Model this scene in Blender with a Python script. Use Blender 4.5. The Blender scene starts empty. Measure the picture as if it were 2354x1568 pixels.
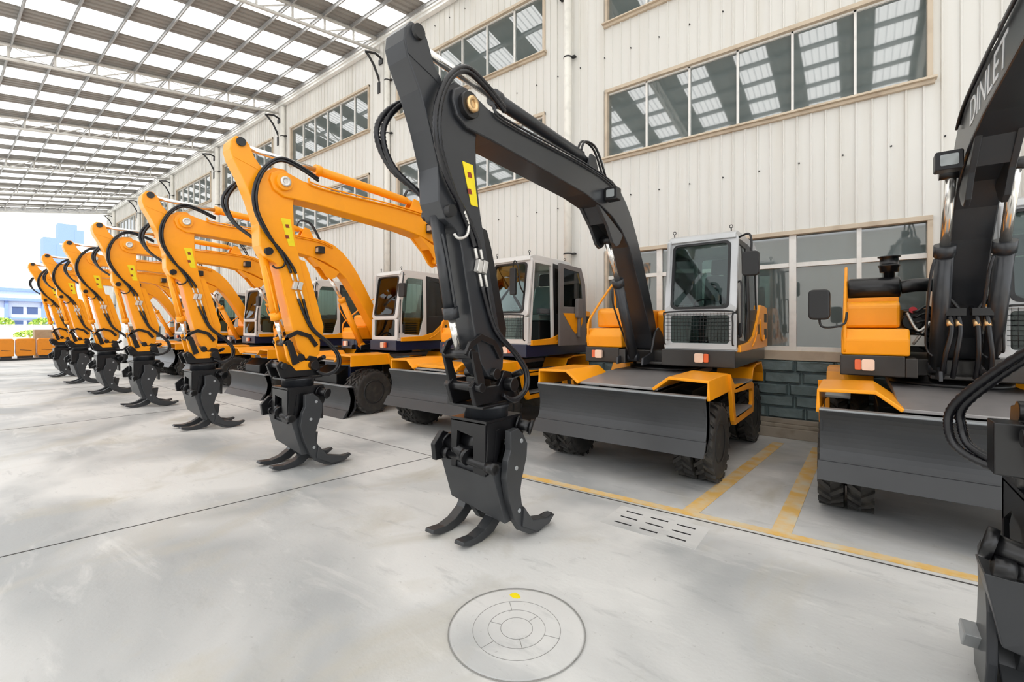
import bpy, bmesh, math, random
from mathutils import Vector, Matrix, Euler
R = math.radians
random.seed(7)
scn = bpy.context.scene
col = scn.collection

# ------------------------------------------------------------------ materials
def newmat(name):
    m = bpy.data.materials.new(name); m.use_nodes = True
    return m, m.node_tree.nodes, m.node_tree.links

def paint(name, c, rough=.4, metal=0., coat=0., var=.06, scale=6., bump=0., dirt=None, dirt_amt=.0, spec=.5):
    m, N, L = newmat(name); b = N['Principled BSDF']
    b.inputs['Roughness'].default_value = rough; b.inputs['Metallic'].default_value = metal
    b.inputs['Coat Weight'].default_value = coat; b.inputs['Coat Roughness'].default_value = .12
    b.inputs['Specular IOR Level'].default_value = spec
    tc = N.new('ShaderNodeTexCoord'); nz = N.new('ShaderNodeTexNoise')
    nz.inputs['Scale'].default_value = scale; nz.inputs['Detail'].default_value = 5
    L.new(tc.outputs['Object'], nz.inputs['Vector'])
    mx = N.new('ShaderNodeMix'); mx.data_type = 'RGBA'
    d = dirt or tuple(v * (1 - var * 3) for v in c)
    mx.inputs[6].default_value = (*c, 1); mx.inputs[7].default_value = (*d, 1)
    mr = N.new('ShaderNodeMapRange'); mr.inputs[1].default_value = .5; mr.inputs[2].default_value = .8
    mr.inputs[4].default_value = dirt_amt if dirt else 1.
    L.new(nz.outputs['Fac'], mr.inputs[0]); L.new(mr.outputs[0], mx.inputs[0]); L.new(mx.outputs[2], b.inputs['Base Color'])
    if bump:
        bp = N.new('ShaderNodeBump'); bp.inputs['Strength'].default_value = bump; bp.inputs['Distance'].default_value = .01
        L.new(nz.outputs['Fac'], bp.inputs['Height']); L.new(bp.outputs[0], b.inputs['Normal'])
    return m

M = {}
M['yellow'] = paint('yellow_paint', (.95, .355, .004), .36, coat=.12, var=.02, spec=.4)
M['yellow_arm'] = paint('orange_yellow_arm_paint', (.95, .345, .004), .36, coat=.12, var=.02, spec=.4)
M['black'] = paint('charcoal_paint', (.020, .022, .026), .36, coat=.15, var=.05)
M['soot'] = paint('black_cast_steel', (.006, .006, .007), .30, var=.1)
M['steel_black'] = paint('blade_grey_black', (.034, .036, .039), .36, var=.08, scale=3)
M['brown'] = paint('dark_frame_paint', (.020, .017, .015), .35, coat=.2)
M['navy'] = paint('navy_frame_paint', (.006, .012, .045), .35, coat=.25)
M['rubber'] = paint('tire_rubber', (.030, .028, .026), .62, dirt=(.10, .09, .07), dirt_amt=.6, scale=9)
M['sidewall'] = paint('tire_sidewall', (.014, .014, .015), .5)
M['hose'] = paint('rubber_hose', (.006, .006, .008), .28)
M['chrome'] = paint('chromed_rod', (.80, .78, .74), .18, metal=.9)
M['zinc'] = paint('zinc_fitting', (.72, .70, .66), .35, metal=.5)
M['silver'] = paint('silver_cab_paint', (.50, .51, .52), .3, metal=.25, coat=.3, var=.02)
M['cream_cab'] = paint('pale_grey_cab_paint', (.66, .64, .62), .33, coat=.3, var=.02)
M['taupe'] = paint('taupe_door_trim', (.16, .145, .14), .45)
M['trimblack'] = paint('black_window_rubber', (.008, .008, .009), .4)
M['seat'] = paint('grey_seat_cloth', (.07, .075, .08), .8)
M['seatwrap'] = paint('plastic_wrapped_seat', (.12, .17, .16), .15, coat=.6)
M['label'] = paint('yellow_sticker', (.85, .68, .01), .4)
M['ink'] = paint('sticker_ink', (.25, .03, .01), .5)
M['white'] = paint('white_paint', (.82, .82, .80), .4)
M['letter'] = paint('white_decal', (.72, .74, .76), .4)
M['lamp_or'] = paint('orange_lens', (.75, .12, .02), .2, coat=.5)
M['lamp_cl'] = paint('headlamp_lens', (.85, .62, .48), .12, coat=.7)
M['lens'] = paint('worklight_lens', (.45, .48, .48), .08, metal=.4, coat=.5)
M['red'] = paint('red_plastic', (.5, .02, .03), .4)
M['brass'] = paint('brass_pin', (.75, .50, .25), .3, metal=.8)
M['deck'] = paint('scuffed_deck_steel', (.30, .285, .28), .3, metal=.3)
M['grip'] = paint('galvanised_step', (.42, .44, .45), .4, metal=.5)
M['sill'] = paint('beige_window_sill', (.56, .47, .36), .5, dirt=(.28, .20, .13), dirt_amt=.6, scale=3)
M['alu'] = paint('white_window_bar', (.78, .77, .74), .4)
M['truss'] = paint('white_truss_paint', (.72, .71, .68), .5, dirt=(.4, .36, .3), dirt_amt=.4, scale=4)
M['purlin'] = paint('galvanised_purlin', (.42, .42, .42), .4, metal=.2)
M['roofmetal'] = paint('grey_roof_sheet', (.30, .285, .265), .5, var=.04)
M['pipe'] = paint('white_downpipe', (.80, .78, .72), .45)
M['bracket'] = paint('black_iron_bracket', (.012, .012, .014), .5)
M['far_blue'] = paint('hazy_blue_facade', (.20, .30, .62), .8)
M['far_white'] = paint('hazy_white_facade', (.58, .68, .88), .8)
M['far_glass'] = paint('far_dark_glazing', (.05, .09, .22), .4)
M['leaf'] = paint('bright_foliage', (.42, .60, .12), .8, dirt=(.12, .24, .04), dirt_amt=1., scale=4)
M['cardboard'] = paint('tan_crate', (.45, .32, .20), .8)
M['joint'] = paint('dark_floor_joint', (.06, .055, .05), .9)
M['orange_box'] = paint('orange_hood_paint', (.80, .26, .008), .4)
M['groove'] = paint('dusty_groove', (.26, .255, .24), .9)
M['kerb'] = paint('kerb_concrete', (.36, .31, .25), .85, dirt=(.16, .13, .09), dirt_amt=.7, scale=5, bump=.3)

def glass(name, tint, fac=.12, ior=1.5):
    m, N, L = newmat(name); N.remove(N['Principled BSDF'])
    t = N.new('ShaderNodeBsdfTransparent'); t.inputs[0].default_value = (*tint, 1)
    g = N.new('ShaderNodeBsdfGlossy'); g.inputs['Roughness'].default_value = .02; g.inputs[0].default_value = (.95, .97, .97, 1)
    f = N.new('ShaderNodeFresnel'); f.inputs[0].default_value = ior
    mx = N.new('ShaderNodeMixShader'); L.new(f.outputs[0], mx.inputs[0]); L.new(t.outputs[0], mx.inputs[1]); L.new(g.outputs[0], mx.inputs[2])
    L.new(mx.outputs[0], N['Material Output'].inputs[0]); return m
M['glass'] = glass('cab_glass', (.66, .76, .74))

def facade_glass():
    m, N, L = newmat('tinted_facade_glass'); b = N['Principled BSDF']
    b.inputs['Base Color'].default_value = (.10, .125, .125, 1); b.inputs['Roughness'].default_value = .03
    b.inputs['IOR'].default_value = 2.0; b.inputs['Specular IOR Level'].default_value = .8
    tc = N.new('ShaderNodeTexCoord'); nz = N.new('ShaderNodeTexNoise'); nz.inputs['Scale'].default_value = .8
    L.new(tc.outputs['Object'], nz.inputs['Vector']); bp = N.new('ShaderNodeBump'); bp.inputs['Strength'].default_value = .05; bp.inputs['Distance'].default_value = .02
    L.new(nz.outputs['Fac'], bp.inputs['Height']); L.new(bp.outputs[0], b.inputs['Normal'])
    return m
M['facade_glass'] = facade_glass()

def skylight():
    m, N, L = newmat('translucent_roof_sheet'); N.remove(N['Principled BSDF'])
    t = N.new('ShaderNodeBsdfTranslucent'); t.inputs[0].default_value = (.97, .97, .96, 1)
    d = N.new('ShaderNodeBsdfDiffuse'); d.inputs[0].default_value = (.9, .9, .9, 1)
    mx = N.new('ShaderNodeMixShader'); mx.inputs[0].default_value = .1
    L.new(t.outputs[0], mx.inputs[1]); L.new(d.outputs[0], mx.inputs[2]); L.new(mx.outputs[0], N['Material Output'].inputs[0]); return m
M['skylight'] = skylight()

def wall_mat():
    m, N, L = newmat('cream_ribbed_cladding'); b = N['Principled BSDF']; b.inputs['Roughness'].default_value = .45
    tc = N.new('ShaderNodeTexCoord')
    mp = N.new('ShaderNodeMapping'); mp.inputs['Scale'].default_value = (2.2, 1, .12); L.new(tc.outputs['Object'], mp.inputs['Vector'])
    nz = N.new('ShaderNodeTexNoise'); nz.inputs['Scale'].default_value = 2.; nz.inputs['Detail'].default_value = 6; L.new(mp.outputs[0], nz.inputs['Vector'])
    n2 = N.new('ShaderNodeTexNoise'); n2.inputs['Scale'].default_value = .5; L.new(tc.outputs['Object'], n2.inputs['Vector'])
    mr = N.new('ShaderNodeMapRange'); mr.inputs[1].default_value = .48; mr.inputs[2].default_value = .78; mr.inputs[4].default_value = .55
    L.new(nz.outputs['Fac'], mr.inputs[0])
    mul = N.new('ShaderNodeMath'); mul.operation = 'MULTIPLY'; L.new(mr.outputs[0], mul.inputs[0]); L.new(n2.outputs['Fac'], mul.inputs[1])
    mx = N.new('ShaderNodeMix'); mx.data_type = 'RGBA'
    mx.inputs[6].default_value = (.70, .69, .655, 1); mx.inputs[7].default_value = (.50, .44, .34, 1)
    L.new(mul.outputs[0], mx.inputs[0]); L.new(mx.outputs[2], b.inputs['Base Color']); return m
M['wall'] = wall_mat()

def stone_mat():
    m, N, L = newmat('dark_slate_blocks'); b = N['Principled BSDF']; b.inputs['Roughness'].default_value = .6
    tc = N.new('ShaderNodeTexCoord'); nz = N.new('ShaderNodeTexNoise'); nz.inputs['Scale'].default_value = 7; nz.inputs['Detail'].default_value = 8
    L.new(tc.outputs['Object'], nz.inputs['Vector'])
    cr = N.new('ShaderNodeValToRGB'); cr.color_ramp.elements[0].color = (.08, .115, .12, 1); cr.color_ramp.elements[1].color = (.22, .29, .30, 1)
    L.new(nz.outputs['Fac'], cr.inputs[0]); L.new(cr.outputs[0], b.inputs['Base Color'])
    bp = N.new('ShaderNodeBump'); bp.inputs['Strength'].default_value = .7; bp.inputs['Distance'].default_value = .03
    L.new(nz.outputs['Fac'], bp.inputs['Height']); L.new(bp.outputs[0], b.inputs['Normal']); return m
M['stone'] = stone_mat()

def floor_mat():
    m, N, L = newmat('worn_concrete_floor'); b = N['Principled BSDF']; b.inputs['Roughness'].default_value = .55
    tc = N.new('ShaderNodeTexCoord')
    def noise(scale, detail, stretch, rough=.55, dist=0):
        mp = N.new('ShaderNodeMapping'); mp.inputs['Scale'].default_value = stretch; L.new(tc.outputs['Object'], mp.inputs['Vector'])
        n = N.new('ShaderNodeTexNoise'); n.inputs['Scale'].default_value = scale; n.inputs['Detail'].default_value = detail
        n.inputs['Roughness'].default_value = rough; n.inputs['Distortion'].default_value = dist
        L.new(mp.outputs[0], n.inputs['Vector']); return n.outputs['Fac']
    def mix(a, bcol, fac):
        mx = N.new('ShaderNodeMix'); mx.data_type = 'RGBA'
        if isinstance(a, tuple): mx.inputs[6].default_value = (*a, 1)
        else: L.new(a, mx.inputs[6])
        mx.inputs[7].default_value = (*bcol, 1); L.new(fac, mx.inputs[0]); return mx.outputs[2]
    def rng(s, a, b_, o=1.):
        mr = N.new('ShaderNodeMapRange'); mr.inputs[1].default_value = a; mr.inputs[2].default_value = b_; mr.inputs[4].default_value = o
        L.new(s, mr.inputs[0]); return mr.outputs[0]
    c = mix((.62, .615, .595), (.35, .36, .36), rng(noise(.42, 4, (1, 1.3, 1), .5, .4), .44, .62, 1.))
    c = mix(c, (.43, .405, .34), rng(noise(.8, 5, (1.2, .7, 1), .6, .8), .53, .72, .8))
    c = mix(c, (.74, .73, .70), rng(noise(1.6, 8, (.6, 2.2, 1), .65, .6), .56, .76, .55))
    c = mix(c, (.30, .305, .305), rng(noise(3.1, 10, (.5, 1.9, 1), .7, .3), .56, .78, .75))
    c = mix(c, (.22, .21, .20), rng(noise(17, 8, (1, 1, 1), .7), .62, .74, .7))
    L.new(c, b.inputs['Base Color'])
    bp = N.new('ShaderNodeBump'); bp.inputs['Strength'].default_value = .15; bp.inputs['Distance'].default_value = .01
    L.new(noise(30, 6, (1, 1, 1)), bp.inputs['Height']); L.new(bp.outputs[0], b.inputs['Normal'])
    return m
M['floor'] = floor_mat()
def worn_paint():
    m, N, L = newmat('worn_yellow_line'); b = N['Principled BSDF']; b.inputs['Roughness'].default_value = .6
    tc = N.new('ShaderNodeTexCoord'); nz = N.new('ShaderNodeTexNoise'); nz.inputs['Scale'].default_value = 5; nz.inputs['Detail'].default_value = 8
    L.new(tc.outputs['Object'], nz.inputs['Vector']); cr = N.new('ShaderNodeValToRGB')
    cr.color_ramp.elements[0].position = .4; cr.color_ramp.elements[0].color = (.72, .44, .12, 1)
    cr.color_ramp.elements[1].position = .68; cr.color_ramp.elements[1].color = (.66, .58, .42, 1)
    L.new(nz.outputs['Fac'], cr.inputs[0]); L.new(cr.outputs[0], b.inputs['Base Color']); return m
M['line'] = worn_paint()

# ------------------------------------------------------------------ mesh helpers
class MB:
    def __init__(s): s.bm = bmesh.new()
    def face(s, vs, smooth=False):
        try:
            f = s.bm.faces.new(vs); f.smooth = smooth; return f
        except ValueError: return None
    def box(s, x0, x1, y0, y1, z0, z1, rot=None, piv=None):
        P = [Vector((x, y, z)) for x in (x0, x1) for y in (y0, y1) for z in (z0, z1)]
        if rot is not None:
            c = Vector(piv) if piv else Vector(((x0+x1)/2, (y0+y1)/2, (z0+z1)/2))
            P = [c + rot @ (p - c) for p in P]
        v = [s.bm.verts.new(p) for p in P]
        for f in ((0,1,3,2),(4,6,7,5),(0,4,5,1),(2,3,7,6),(0,2,6,4),(1,5,7,3)): s.face([v[i] for i in f])
        return s
    def prism(s, poly, a0, a1, axis='x', poly1=None):
        def P(u, w, a):
            return {'x': (a, u, w), 'y': (u, a, w), 'z': (u, w, a)}[axis]
        A = [s.bm.verts.new(P(u, w, a0)) for u, w in poly]; B = [s.bm.verts.new(P(u, w, a1)) for u, w in (poly1 or poly)]
        n = len(poly); s.face(A); s.face(B[::-1])
        for i in range(n): s.face([A[i], B[i], B[(i+1) % n], A[(i+1) % n]])
        return s
    def stroke(s, path, t, a0, a1, axis='x'):
        """plate of thickness t that follows an open path, extruded a0..a1"""
        n = len(path); off = []
        for i, (u, w) in enumerate(path):
            p0 = path[max(i-1, 0)]; p1 = path[min(i+1, n-1)]
            du, dw = p1[0]-p0[0], p1[1]-p0[1]; l = math.hypot(du, dw) or 1
            off.append((u - dw/l*t, w + du/l*t))
        return s.prism(list(path) + off[::-1], a0, a1, axis)
    def cyl(s, p0, p1, r, r1=None, n=16, caps=True, smooth=True):
        p0, p1 = Vector(p0), Vector(p1); r1 = r if r1 is None else r1
        d = (p1 - p0).normalized(); a = d.orthogonal().normalized(); b = d.cross(a)
        A, B = [], []
        for i in range(n):
            t = 2*math.pi*i/n; o = a*math.cos(t) + b*math.sin(t)
            A.append(s.bm.verts.new(p0 + o*r)); B.append(s.bm.verts.new(p1 + o*r1))
        for i in range(n): s.face([A[i], A[(i+1) % n], B[(i+1) % n], B[i]], smooth)
        if caps: s.face(A[::-1]); s.face(B)
        return s
    def tube(s, pts, r, n=8, sub=5, rib=0):
        if rib: sub = 14
        P = [Vector(p) for p in pts]; C = []
        for i in range(len(P)-1):
            p0, p1, p2, p3 = P[max(i-1, 0)], P[i], P[i+1], P[min(i+2, len(P)-1)]
            for k in range(sub):
                t = k/sub
                C.append(.5*((2*p1) + (p2-p0)*t + (2*p0-5*p1+4*p2-p3)*t*t + (3*p1-p0-3*p2+p3)*t**3))
        C.append(P[-1]); prev = None; last = None
        for i, c in enumerate(C):
            d = (C[min(i+1, len(C)-1)] - C[max(i-1, 0)]).normalized()
            a = d.orthogonal().normalized() if last is None else (last - d*last.dot(d)).normalized()
            last = a; b = d.cross(a)
            ring = [s.bm.verts.new(c + (a*math.cos(2*math.pi*j/n) + b*math.sin(2*math.pi*j/n))*r*(1+rib*(i % 2))) for j in range(n)]
            if prev:
                for j in range(n): s.face([prev[j], prev[(j+1) % n], ring[(j+1) % n], ring[j]], True)
            else: s.face(ring[::-1])
            prev = ring
        s.face(prev); return s
    def lathe(s, prof, axis_o, axis='x', n=40, smooth=True):
        o = Vector(axis_o); rings = []
        for a, r in prof:
            ring = []
            for i in range(n):
                t = 2*math.pi*i/n; c, q = r*math.cos(t), r*math.sin(t)
                p = {'x': (a, c, q), 'y': (c, a, q), 'z': (c, q, a)}[axis]
                ring.append(s.bm.verts.new(o + Vector(p)))
            rings.append(ring)
        for k in range(len(rings)-1):
            for i in range(n): s.face([rings[k][i], rings[k][(i+1) % n], rings[k+1][(i+1) % n], rings[k+1][i]], smooth)
        s.face(rings[0][::-1]); s.face(rings[-1]); return s
    def ring(s, outer, inner, fn, t):
        """flat frame between two loops with the same number of points; fn maps (u,w,depth)"""
        n = len(outer)
        L = [[s.bm.verts.new(fn(u, w, d)) for u, w in loop] for loop, d in ((outer, 0), (inner, 0), (outer, t), (inner, t))]
        for i in range(n):
            j = (i+1) % n
            s.face([L[0][i], L[0][j], L[1][j], L[1][i]]); s.face([L[2][j], L[2][i], L[3][i], L[3][j]])
            s.face([L[0][j], L[0][i], L[2][i], L[2][j]]); s.face([L[1][i], L[1][j], L[3][j], L[3][i]])
        return s
    def slab(s, loop, fn, t):
        A = [s.bm.verts.new(fn(u, w, 0)) for u, w in loop]; B = [s.bm.verts.new(fn(u, w, t)) for u, w in loop]
        s.face(A); s.face(B[::-1]); n = len(loop)
        for i in range(n): s.face([A[i], B[i], B[(i+1) % n], A[(i+1) % n]])
        return s
    def build(s, name, mat, parent=None, bevel=0., smooth=False, mats=None):
        bmesh.ops.recalc_face_normals(s.bm, faces=s.bm.faces)
        me = bpy.data.meshes.new(name); s.bm.to_mesh(me); s.bm.free()
        me.materials.append(mat if not isinstance(mat, str) else M[mat])
        o = bpy.data.objects.new(name, me); col.objects.link(o)
        if parent is not None: o.parent = parent
        if bevel:
            b = o.modifiers.new('edge', 'BEVEL'); b.width = bevel; b.segments = 2; b.limit_method = 'ANGLE'; b.angle_limit = R(35)
        return o

def rrect(u0, u1, w0, w1, r, k=4, skew=0.):
    """rounded rectangle loop, 4*(k+1) points; skew shifts u with height"""
    pts = []
    for cx, cy, a0 in ((u1-r, w0+r, -90), (u1-r, w1-r, 0), (u0+r, w1-r, 90), (u0+r, w0+r, 180)):
        for i in range(k+1):
            a = R(a0 + 90*i/k); pts.append((cx + r*math.cos(a), cy + r*math.sin(a)))
    return pts

def tag(o, label=None, cat=None, group=None, kind=None):
    if label: o['label'] = label
    if cat: o['category'] = cat
    if group: o['group'] = group
    if kind: o['kind'] = kind
    return o
def empty(name, loc, rz=0):
    e = bpy.data.objects.new(name, None); e.empty_display_size = .2; col.objects.link(e)
    e.location = loc; e.rotation_euler = (0, 0, rz); return e
def copy_tree(o, parent=None):
    c = o.copy(); col.objects.link(c)
    if parent is not None: c.parent = parent
    for ch in list(o.children): copy_tree(ch, c)
    return c

# ------------------------------------------------------------------ excavator
Y0 = 6.8
def arm_pt(y, z, w):
    """w=0: the black machines' arm pose, w=1: the slightly higher orange arms"""
    k = max(0, min(1, (6.3 - y)/3.3))
    if z > 1.3: z = 1.3 + (z-1.3)*(1 + .03*w*k)
    return (y + .12*w*k - Y0, z)

def tire_mesh():
    b = MB(); w = .20; Rr = .455
    def one(x0):
        prof = [(x0+.02, .24), (x0+.004, .30), (x0-.004, .36), (x0+.006, .41), (x0+.03, .43), (x0+w-.03, .43), (x0+w-.006, .41), (x0+w+.004, .36), (x0+w-.004, .30), (x0+w-.02, .24)]
        b.lathe(prof, (0, 0, 0), 'x', 44)
        n = 20
        for i in range(n):
            for side in (0, 1):
                th0 = 2*math.pi*(i + .5*side)/n; pts = []
                for k, (fx, dt) in enumerate(((.5, 0), (.25, .10), (0, .20))):
                    x = x0 + (w/2 + (w/2*(1-2*fx) if side else -w/2*(1-2*fx)))
                    x = x0 + w/2 + (1 if side else -1)*(w/2)*(1-2*fx+.0)
                    pts.append((x, th0 + dt))
                prev = None
                for x, th in pts:
                    vs = []
                    for rr, dth in ((.42, -.07), (Rr, -.055), (Rr, .055), (.42, .07)):
                        vs.append(b.bm.verts.new((x, math.cos(th+dth)*rr, math.sin(th+dth)*rr)))
                    if prev:
                        for q in range(4): b.face([prev[q], prev[(q+1) % 4], vs[(q+1) % 4], vs[q]])
                    else: b.face(vs)
                    prev = vs
                b.face(prev[::-1])
    one(-.215); one(.015)
    return b
WHEEL = {}
def wheel(root, x, y, side):
    """dual wheel: tire part with its rim as sub-part; side=+1 when the outside is +x"""
    if 't' not in WHEEL:
        t = tire_mesh().build('tire', 'rubber'); WHEEL['t'] = t.data
        h = MB().lathe([(-.20, .245), (.205, .245), (.205, .215), (.12, .19), (.10, .09), (.13, .085), (.15, .06), (.15, .02)], (0, 0, 0), 'x', 32)
        for k in range(8):
            a = 2*math.pi*k/8; h.cyl((.09, .14*math.cos(a), .14*math.sin(a)), (.125, .14*math.cos(a), .14*math.sin(a)), .014, n=6)
        hh = h.build('rim', 'sidewall'); WHEEL['h'] = hh.data
    else:
        t = bpy.data.objects.new('tire', WHEEL['t']); col.objects.link(t)
        hh = bpy.data.objects.new('rim', WHEEL['h']); col.objects.link(hh)
    t.parent = root; t.location = (x, y, .455); t.rotation_euler = (random.uniform(0, 3), 0, 0 if side > 0 else math.pi)
    hh.parent = t
    return t

def make_cab(root, o):
    """cab occupies local x .25..1.15, y 6.12..7.65, z 1.5..3.0"""
    xl, xr, yf, yb = .25, 1.15, 6.12-Y0, 7.65-Y0
    body = o['cabmat']
    def front(u, w, d):     # u = x, w = z, leaning back with height above 2.0
        lean = .02*(w-1.5) + .13*max(0, w-2.1)
        return (u, yf + lean + d, w)
    def right(u, w, d): return (xr - d - .03*max(0, w-2.0), u, w)
    def left(u, w, d): return (xl + d + .03*max(0, w-2.0), u, w)
    def rear(u, w, d): return (u, yb - d, w)
    c = MB()
    c.ring(rrect(xl, xr, 1.96, 2.99, .07), rrect(xl+.09, xr-.09, 2.03, 2.90, .07), front, .05)
    c.ring(rrect(xl, xr, 1.50, 1.96, .02), rrect(xl+.09, xr-.09, 1.58, 1.94, .03), front, .05)
    # roof
    roof = [(yf+.10, 2.93), (yf+.13, 3.0), (yf+.25, 3.04), (yb-.12, 3.04), (yb-.02, 3.0), (yb, 2.9)]
    c.prism(roof, xl+.03, xr-.03)
    # rear frame, left frame, pillars
    c.ring(rrect(xl, xr, 1.5, 2.97, .05), rrect(xl+.1, xr-.1, 2.15, 2.86, .05), rear, .04)
    c.ring(rrect(yf+.05, yb, 1.5, 2.96, .04), rrect(yf+.24, yb-.12, 2.0, 2.84, .06), left, .04)
    c.box(xl, xr, yf+.02, yb, 1.48, 1.54)
    cab = c.build('cab', body, root, bevel=.012)
    # windscreen with its black seal
    MB().ring(rrect(xl+.085, xr-.085, 2.025, 2.905, .07), rrect(xl+.115, xr-.115, 2.055, 2.875, .06), lambda u, w, d: front(u, w, d-.012), .03).build('window_seal', 'trimblack', cab)
    MB().slab(rrect(xl+.11, xr-.11, 2.05, 2.88, .06), lambda u, w, d: front(u, w, d+.005), .008).build('windshield', 'glass', cab)
    MB().slab(rrect(xl+.09, xr-.09, 1.58, 1.94, .03), lambda u, w, d: front(u, w, d+.02), .008).build('lower_window', 'glass', cab)
    MB().slab(rrect(xl+.1, xr-.1, 2.15, 2.86, .05), lambda u, w, d: rear(u, w, d+.01), .008).build('rear_window', 'glass', cab)
    MB().slab(rrect(yf+.24, yb-.12, 2.0, 2.84, .06), lambda u, w, d: left(u, w, d+.01), .008).build('side_window', 'glass', cab)
    if o.get('guard'):
        g = MB()
        x0, x1 = xl+.05, xr-.05
        g.tube([(x0-.02, yf-.03, 1.56), (x0-.02, yf-.08, 1.6), (x0-.02, yf-.08, 1.92), (x0+.04, yf-.08, 1.99), (x1-.04, yf-.08, 1.99), (x1+.02, yf-.08, 1.92), (x1+.02, yf-.08, 1.6), (x1+.02, yf-.03, 1.56)], .011, 6, 3)
        for i in range(19):
            x = x0+.03 + (x1-x0-.06)*i/18; g.cyl((x, yf-.078, 1.60), (x, yf-.078, 1.97), .0028, n=4)
        for i in range(8):
            z = 1.62 + .047*i; g.cyl((x0, yf-.082, z), (x1, yf-.082, z), .0035, n=4)
        g.build('window_guard', 'trimblack', cab)
    # right side: door (front) and fixed quarter window (rear)
    ydr = yf + .84
    dm = o['doormat']
    if not o.get('door_open'):
        d = MB(); d.ring([(yf+.07, 1.52), (ydr, 1.52), (ydr, 2.3), (ydr, 2.95), (yf+.28, 2.95), (yf+.20, 2.9), (yf+.08, 2.3), (yf+.06, 1.9)],
                         [(yf+.20, 1.62), (ydr-.22, 1.60), (ydr-.09, 2.0), (ydr-.09, 2.86), (yf+.33, 2.87), (yf+.26, 2.8), (yf+.15, 2.3), (yf+.13, 1.9)], right, .035)
        door = d.build('door', dm, cab, bevel=.008)
        MB().slab([(yf+.20, 1.62), (ydr-.22, 1.60), (ydr-.09, 2.0), (ydr-.09, 2.86), (yf+.33, 2.87), (yf+.26, 2.8), (yf+.15, 2.3), (yf+.13, 1.9)], lambda u, w, dd: right(u, w, dd+.012), .008).build('door_window', 'glass', cab)
        h = MB().box(xr, xr+.03, yf+.14, yf+.19, 1.66, 1.84); h.build('door_handle', 'trimblack', cab, bevel=.006)
        h = MB().tube([(xr+.0, yf+.06, 1.68), (xr+.05, yf+.03, 1.72), (xr+.05, yf+.05, 2.3), (xr+.0, yf+.10, 2.36)], .012, 6); h.build('grab_rail', 'trimblack', cab)
    else:
        # door swung right round against the rear body; open doorway frame
        d = MB(); d.ring([(yf+.05, 1.52), (ydr, 1.52), (ydr, 2.95), (yf+.24, 2.95)], [(yf+.11, 1.56), (ydr-.05, 1.56), (ydr-.05, 2.9), (yf+.27, 2.9)], right, .05)
        d.build('door_frame', body, cab, bevel=.006)
        hy = ydr + .02; piv = Vector((xr+.05, hy, 0)); ang = R(9)
        def dr(u, w, dd):
            return (piv.x + .02 + u*math.sin(ang) + dd, piv.y + u*math.cos(ang), w)
        out = [(0, 1.44), (.76, 1.44), (.78, 1.9), (.74, 2.6), (.62, 2.9), (0, 2.95)]
        inn = [(.10, 2.16), (.66, 2.16), (.67, 2.3), (.64, 2.6), (.55, 2.82), (.10, 2.86)]
        dd = MB().ring(out, inn, dr, .045).build('door', 'taupe', cab, bevel=.008)
        MB().slab(inn, lambda u, w, q: dr(u, w, q+.018), .008).build('door_window', 'glass', cab)
        pp = [(.08, 2.04), (.66, 2.04), (.64, 1.86), (.55, 1.70), (.44, 1.66), (.34, 1.74), (.2, 1.9)]
        MB().slab(pp, lambda u, w, q: dr(u, w, q+.046), .008).build('door_inner_panel', 'yellow', cab)
        q = MB().slab(rrect(.40, .56, 1.95, 2.32, .05), lambda u, w, e: dr(u, w, e+.06), .07); q.cyl(dr(.5, 1.6, .08), dr(.5, 2.0, .08), .035, n=10)
        q.build('door_armrest', 'taupe', cab, bevel=.01)
    q = MB(); q.ring([(ydr, 1.52), (yb, 1.52), (yb, 2.9), (ydr, 2.95)], [(ydr+.07, 2.02), (yb-.07, 2.05), (yb-.08, 2.80), (ydr+.07, 2.86)], right, .035)
    q.build('rear_pillar', 'trimblack', cab, bevel=.006)
    MB().slab([(ydr+.07, 2.02), (yb-.07, 2.05), (yb-.08, 2.80), (ydr+.07, 2.86)], lambda u, w, d: right(u, w, d+.012), .008).build('quarter_window', 'glass', cab)
    # interior
    sx = .70
    s = MB(); s.box(sx-.24, sx+.24, 6.78-Y0, 7.22-Y0, 1.90, 2.02)
    s.prism([(7.14-Y0, 1.98), (7.28-Y0, 2.0), (7.40-Y0, 2.55), (7.30-Y0, 2.58)], sx-.22, sx+.22)
    s.build('seat', 'seatwrap' if o.get('door_open') else 'seat', cab, bevel=.04)
    MB().prism([(7.30-Y0, 2.58), (7.40-Y0, 2.58), (7.42-Y0, 2.82), (7.34-Y0, 2.82)], sx-.14, sx+.14).build('headrest', 'seat', cab, bevel=.03)
    MB().box(sx-.2, sx+.2, 6.85-Y0, 7.3-Y0, 1.54, 1.9).build('seat_base', 'trimblack', cab, bevel=.02)
    for q_ in (-.36, .26): MB().box(sx+q_, sx+q_+.1, 6.65-Y0, 7.2-Y0, 2.02, 2.12).build('armrest', 'seat', cab, bevel=.02)
    st = MB().cyl((sx, 6.42-Y0, 1.54), (sx, 6.52-Y0, 2.05), .035, n=10)
    n = 24; pts = [(sx + .17*math.cos(2*math.pi*k/n), 6.54-Y0 - .05*math.sin(2*math.pi*k/n), 2.10 + .15*math.sin(2*math.pi*k/n)*.45) for k in range(n+1)]
    st.tube(pts, .012, 6, 1); st.build('steering_wheel', 'trimblack', cab)
    # roof eye bolts
    for ex, ey in ((xl+.08, yf+.2), (xr-.1, yf+.2), (xr-.1, yb-.15)):
        e = MB(); e.cyl((ex, ey, 3.03), (ex, ey, 3.07), .008, n=6)
        e.tube([(ex + .02*math.cos(t), ey, 3.09 + .02*math.sin(t)) for t in [2*math.pi*k/10 for k in range(11)]], .005, 5, 1)
        e.build('lifting_eye', 'trimblack', cab)
    # mirror
    mm = MB()
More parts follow.
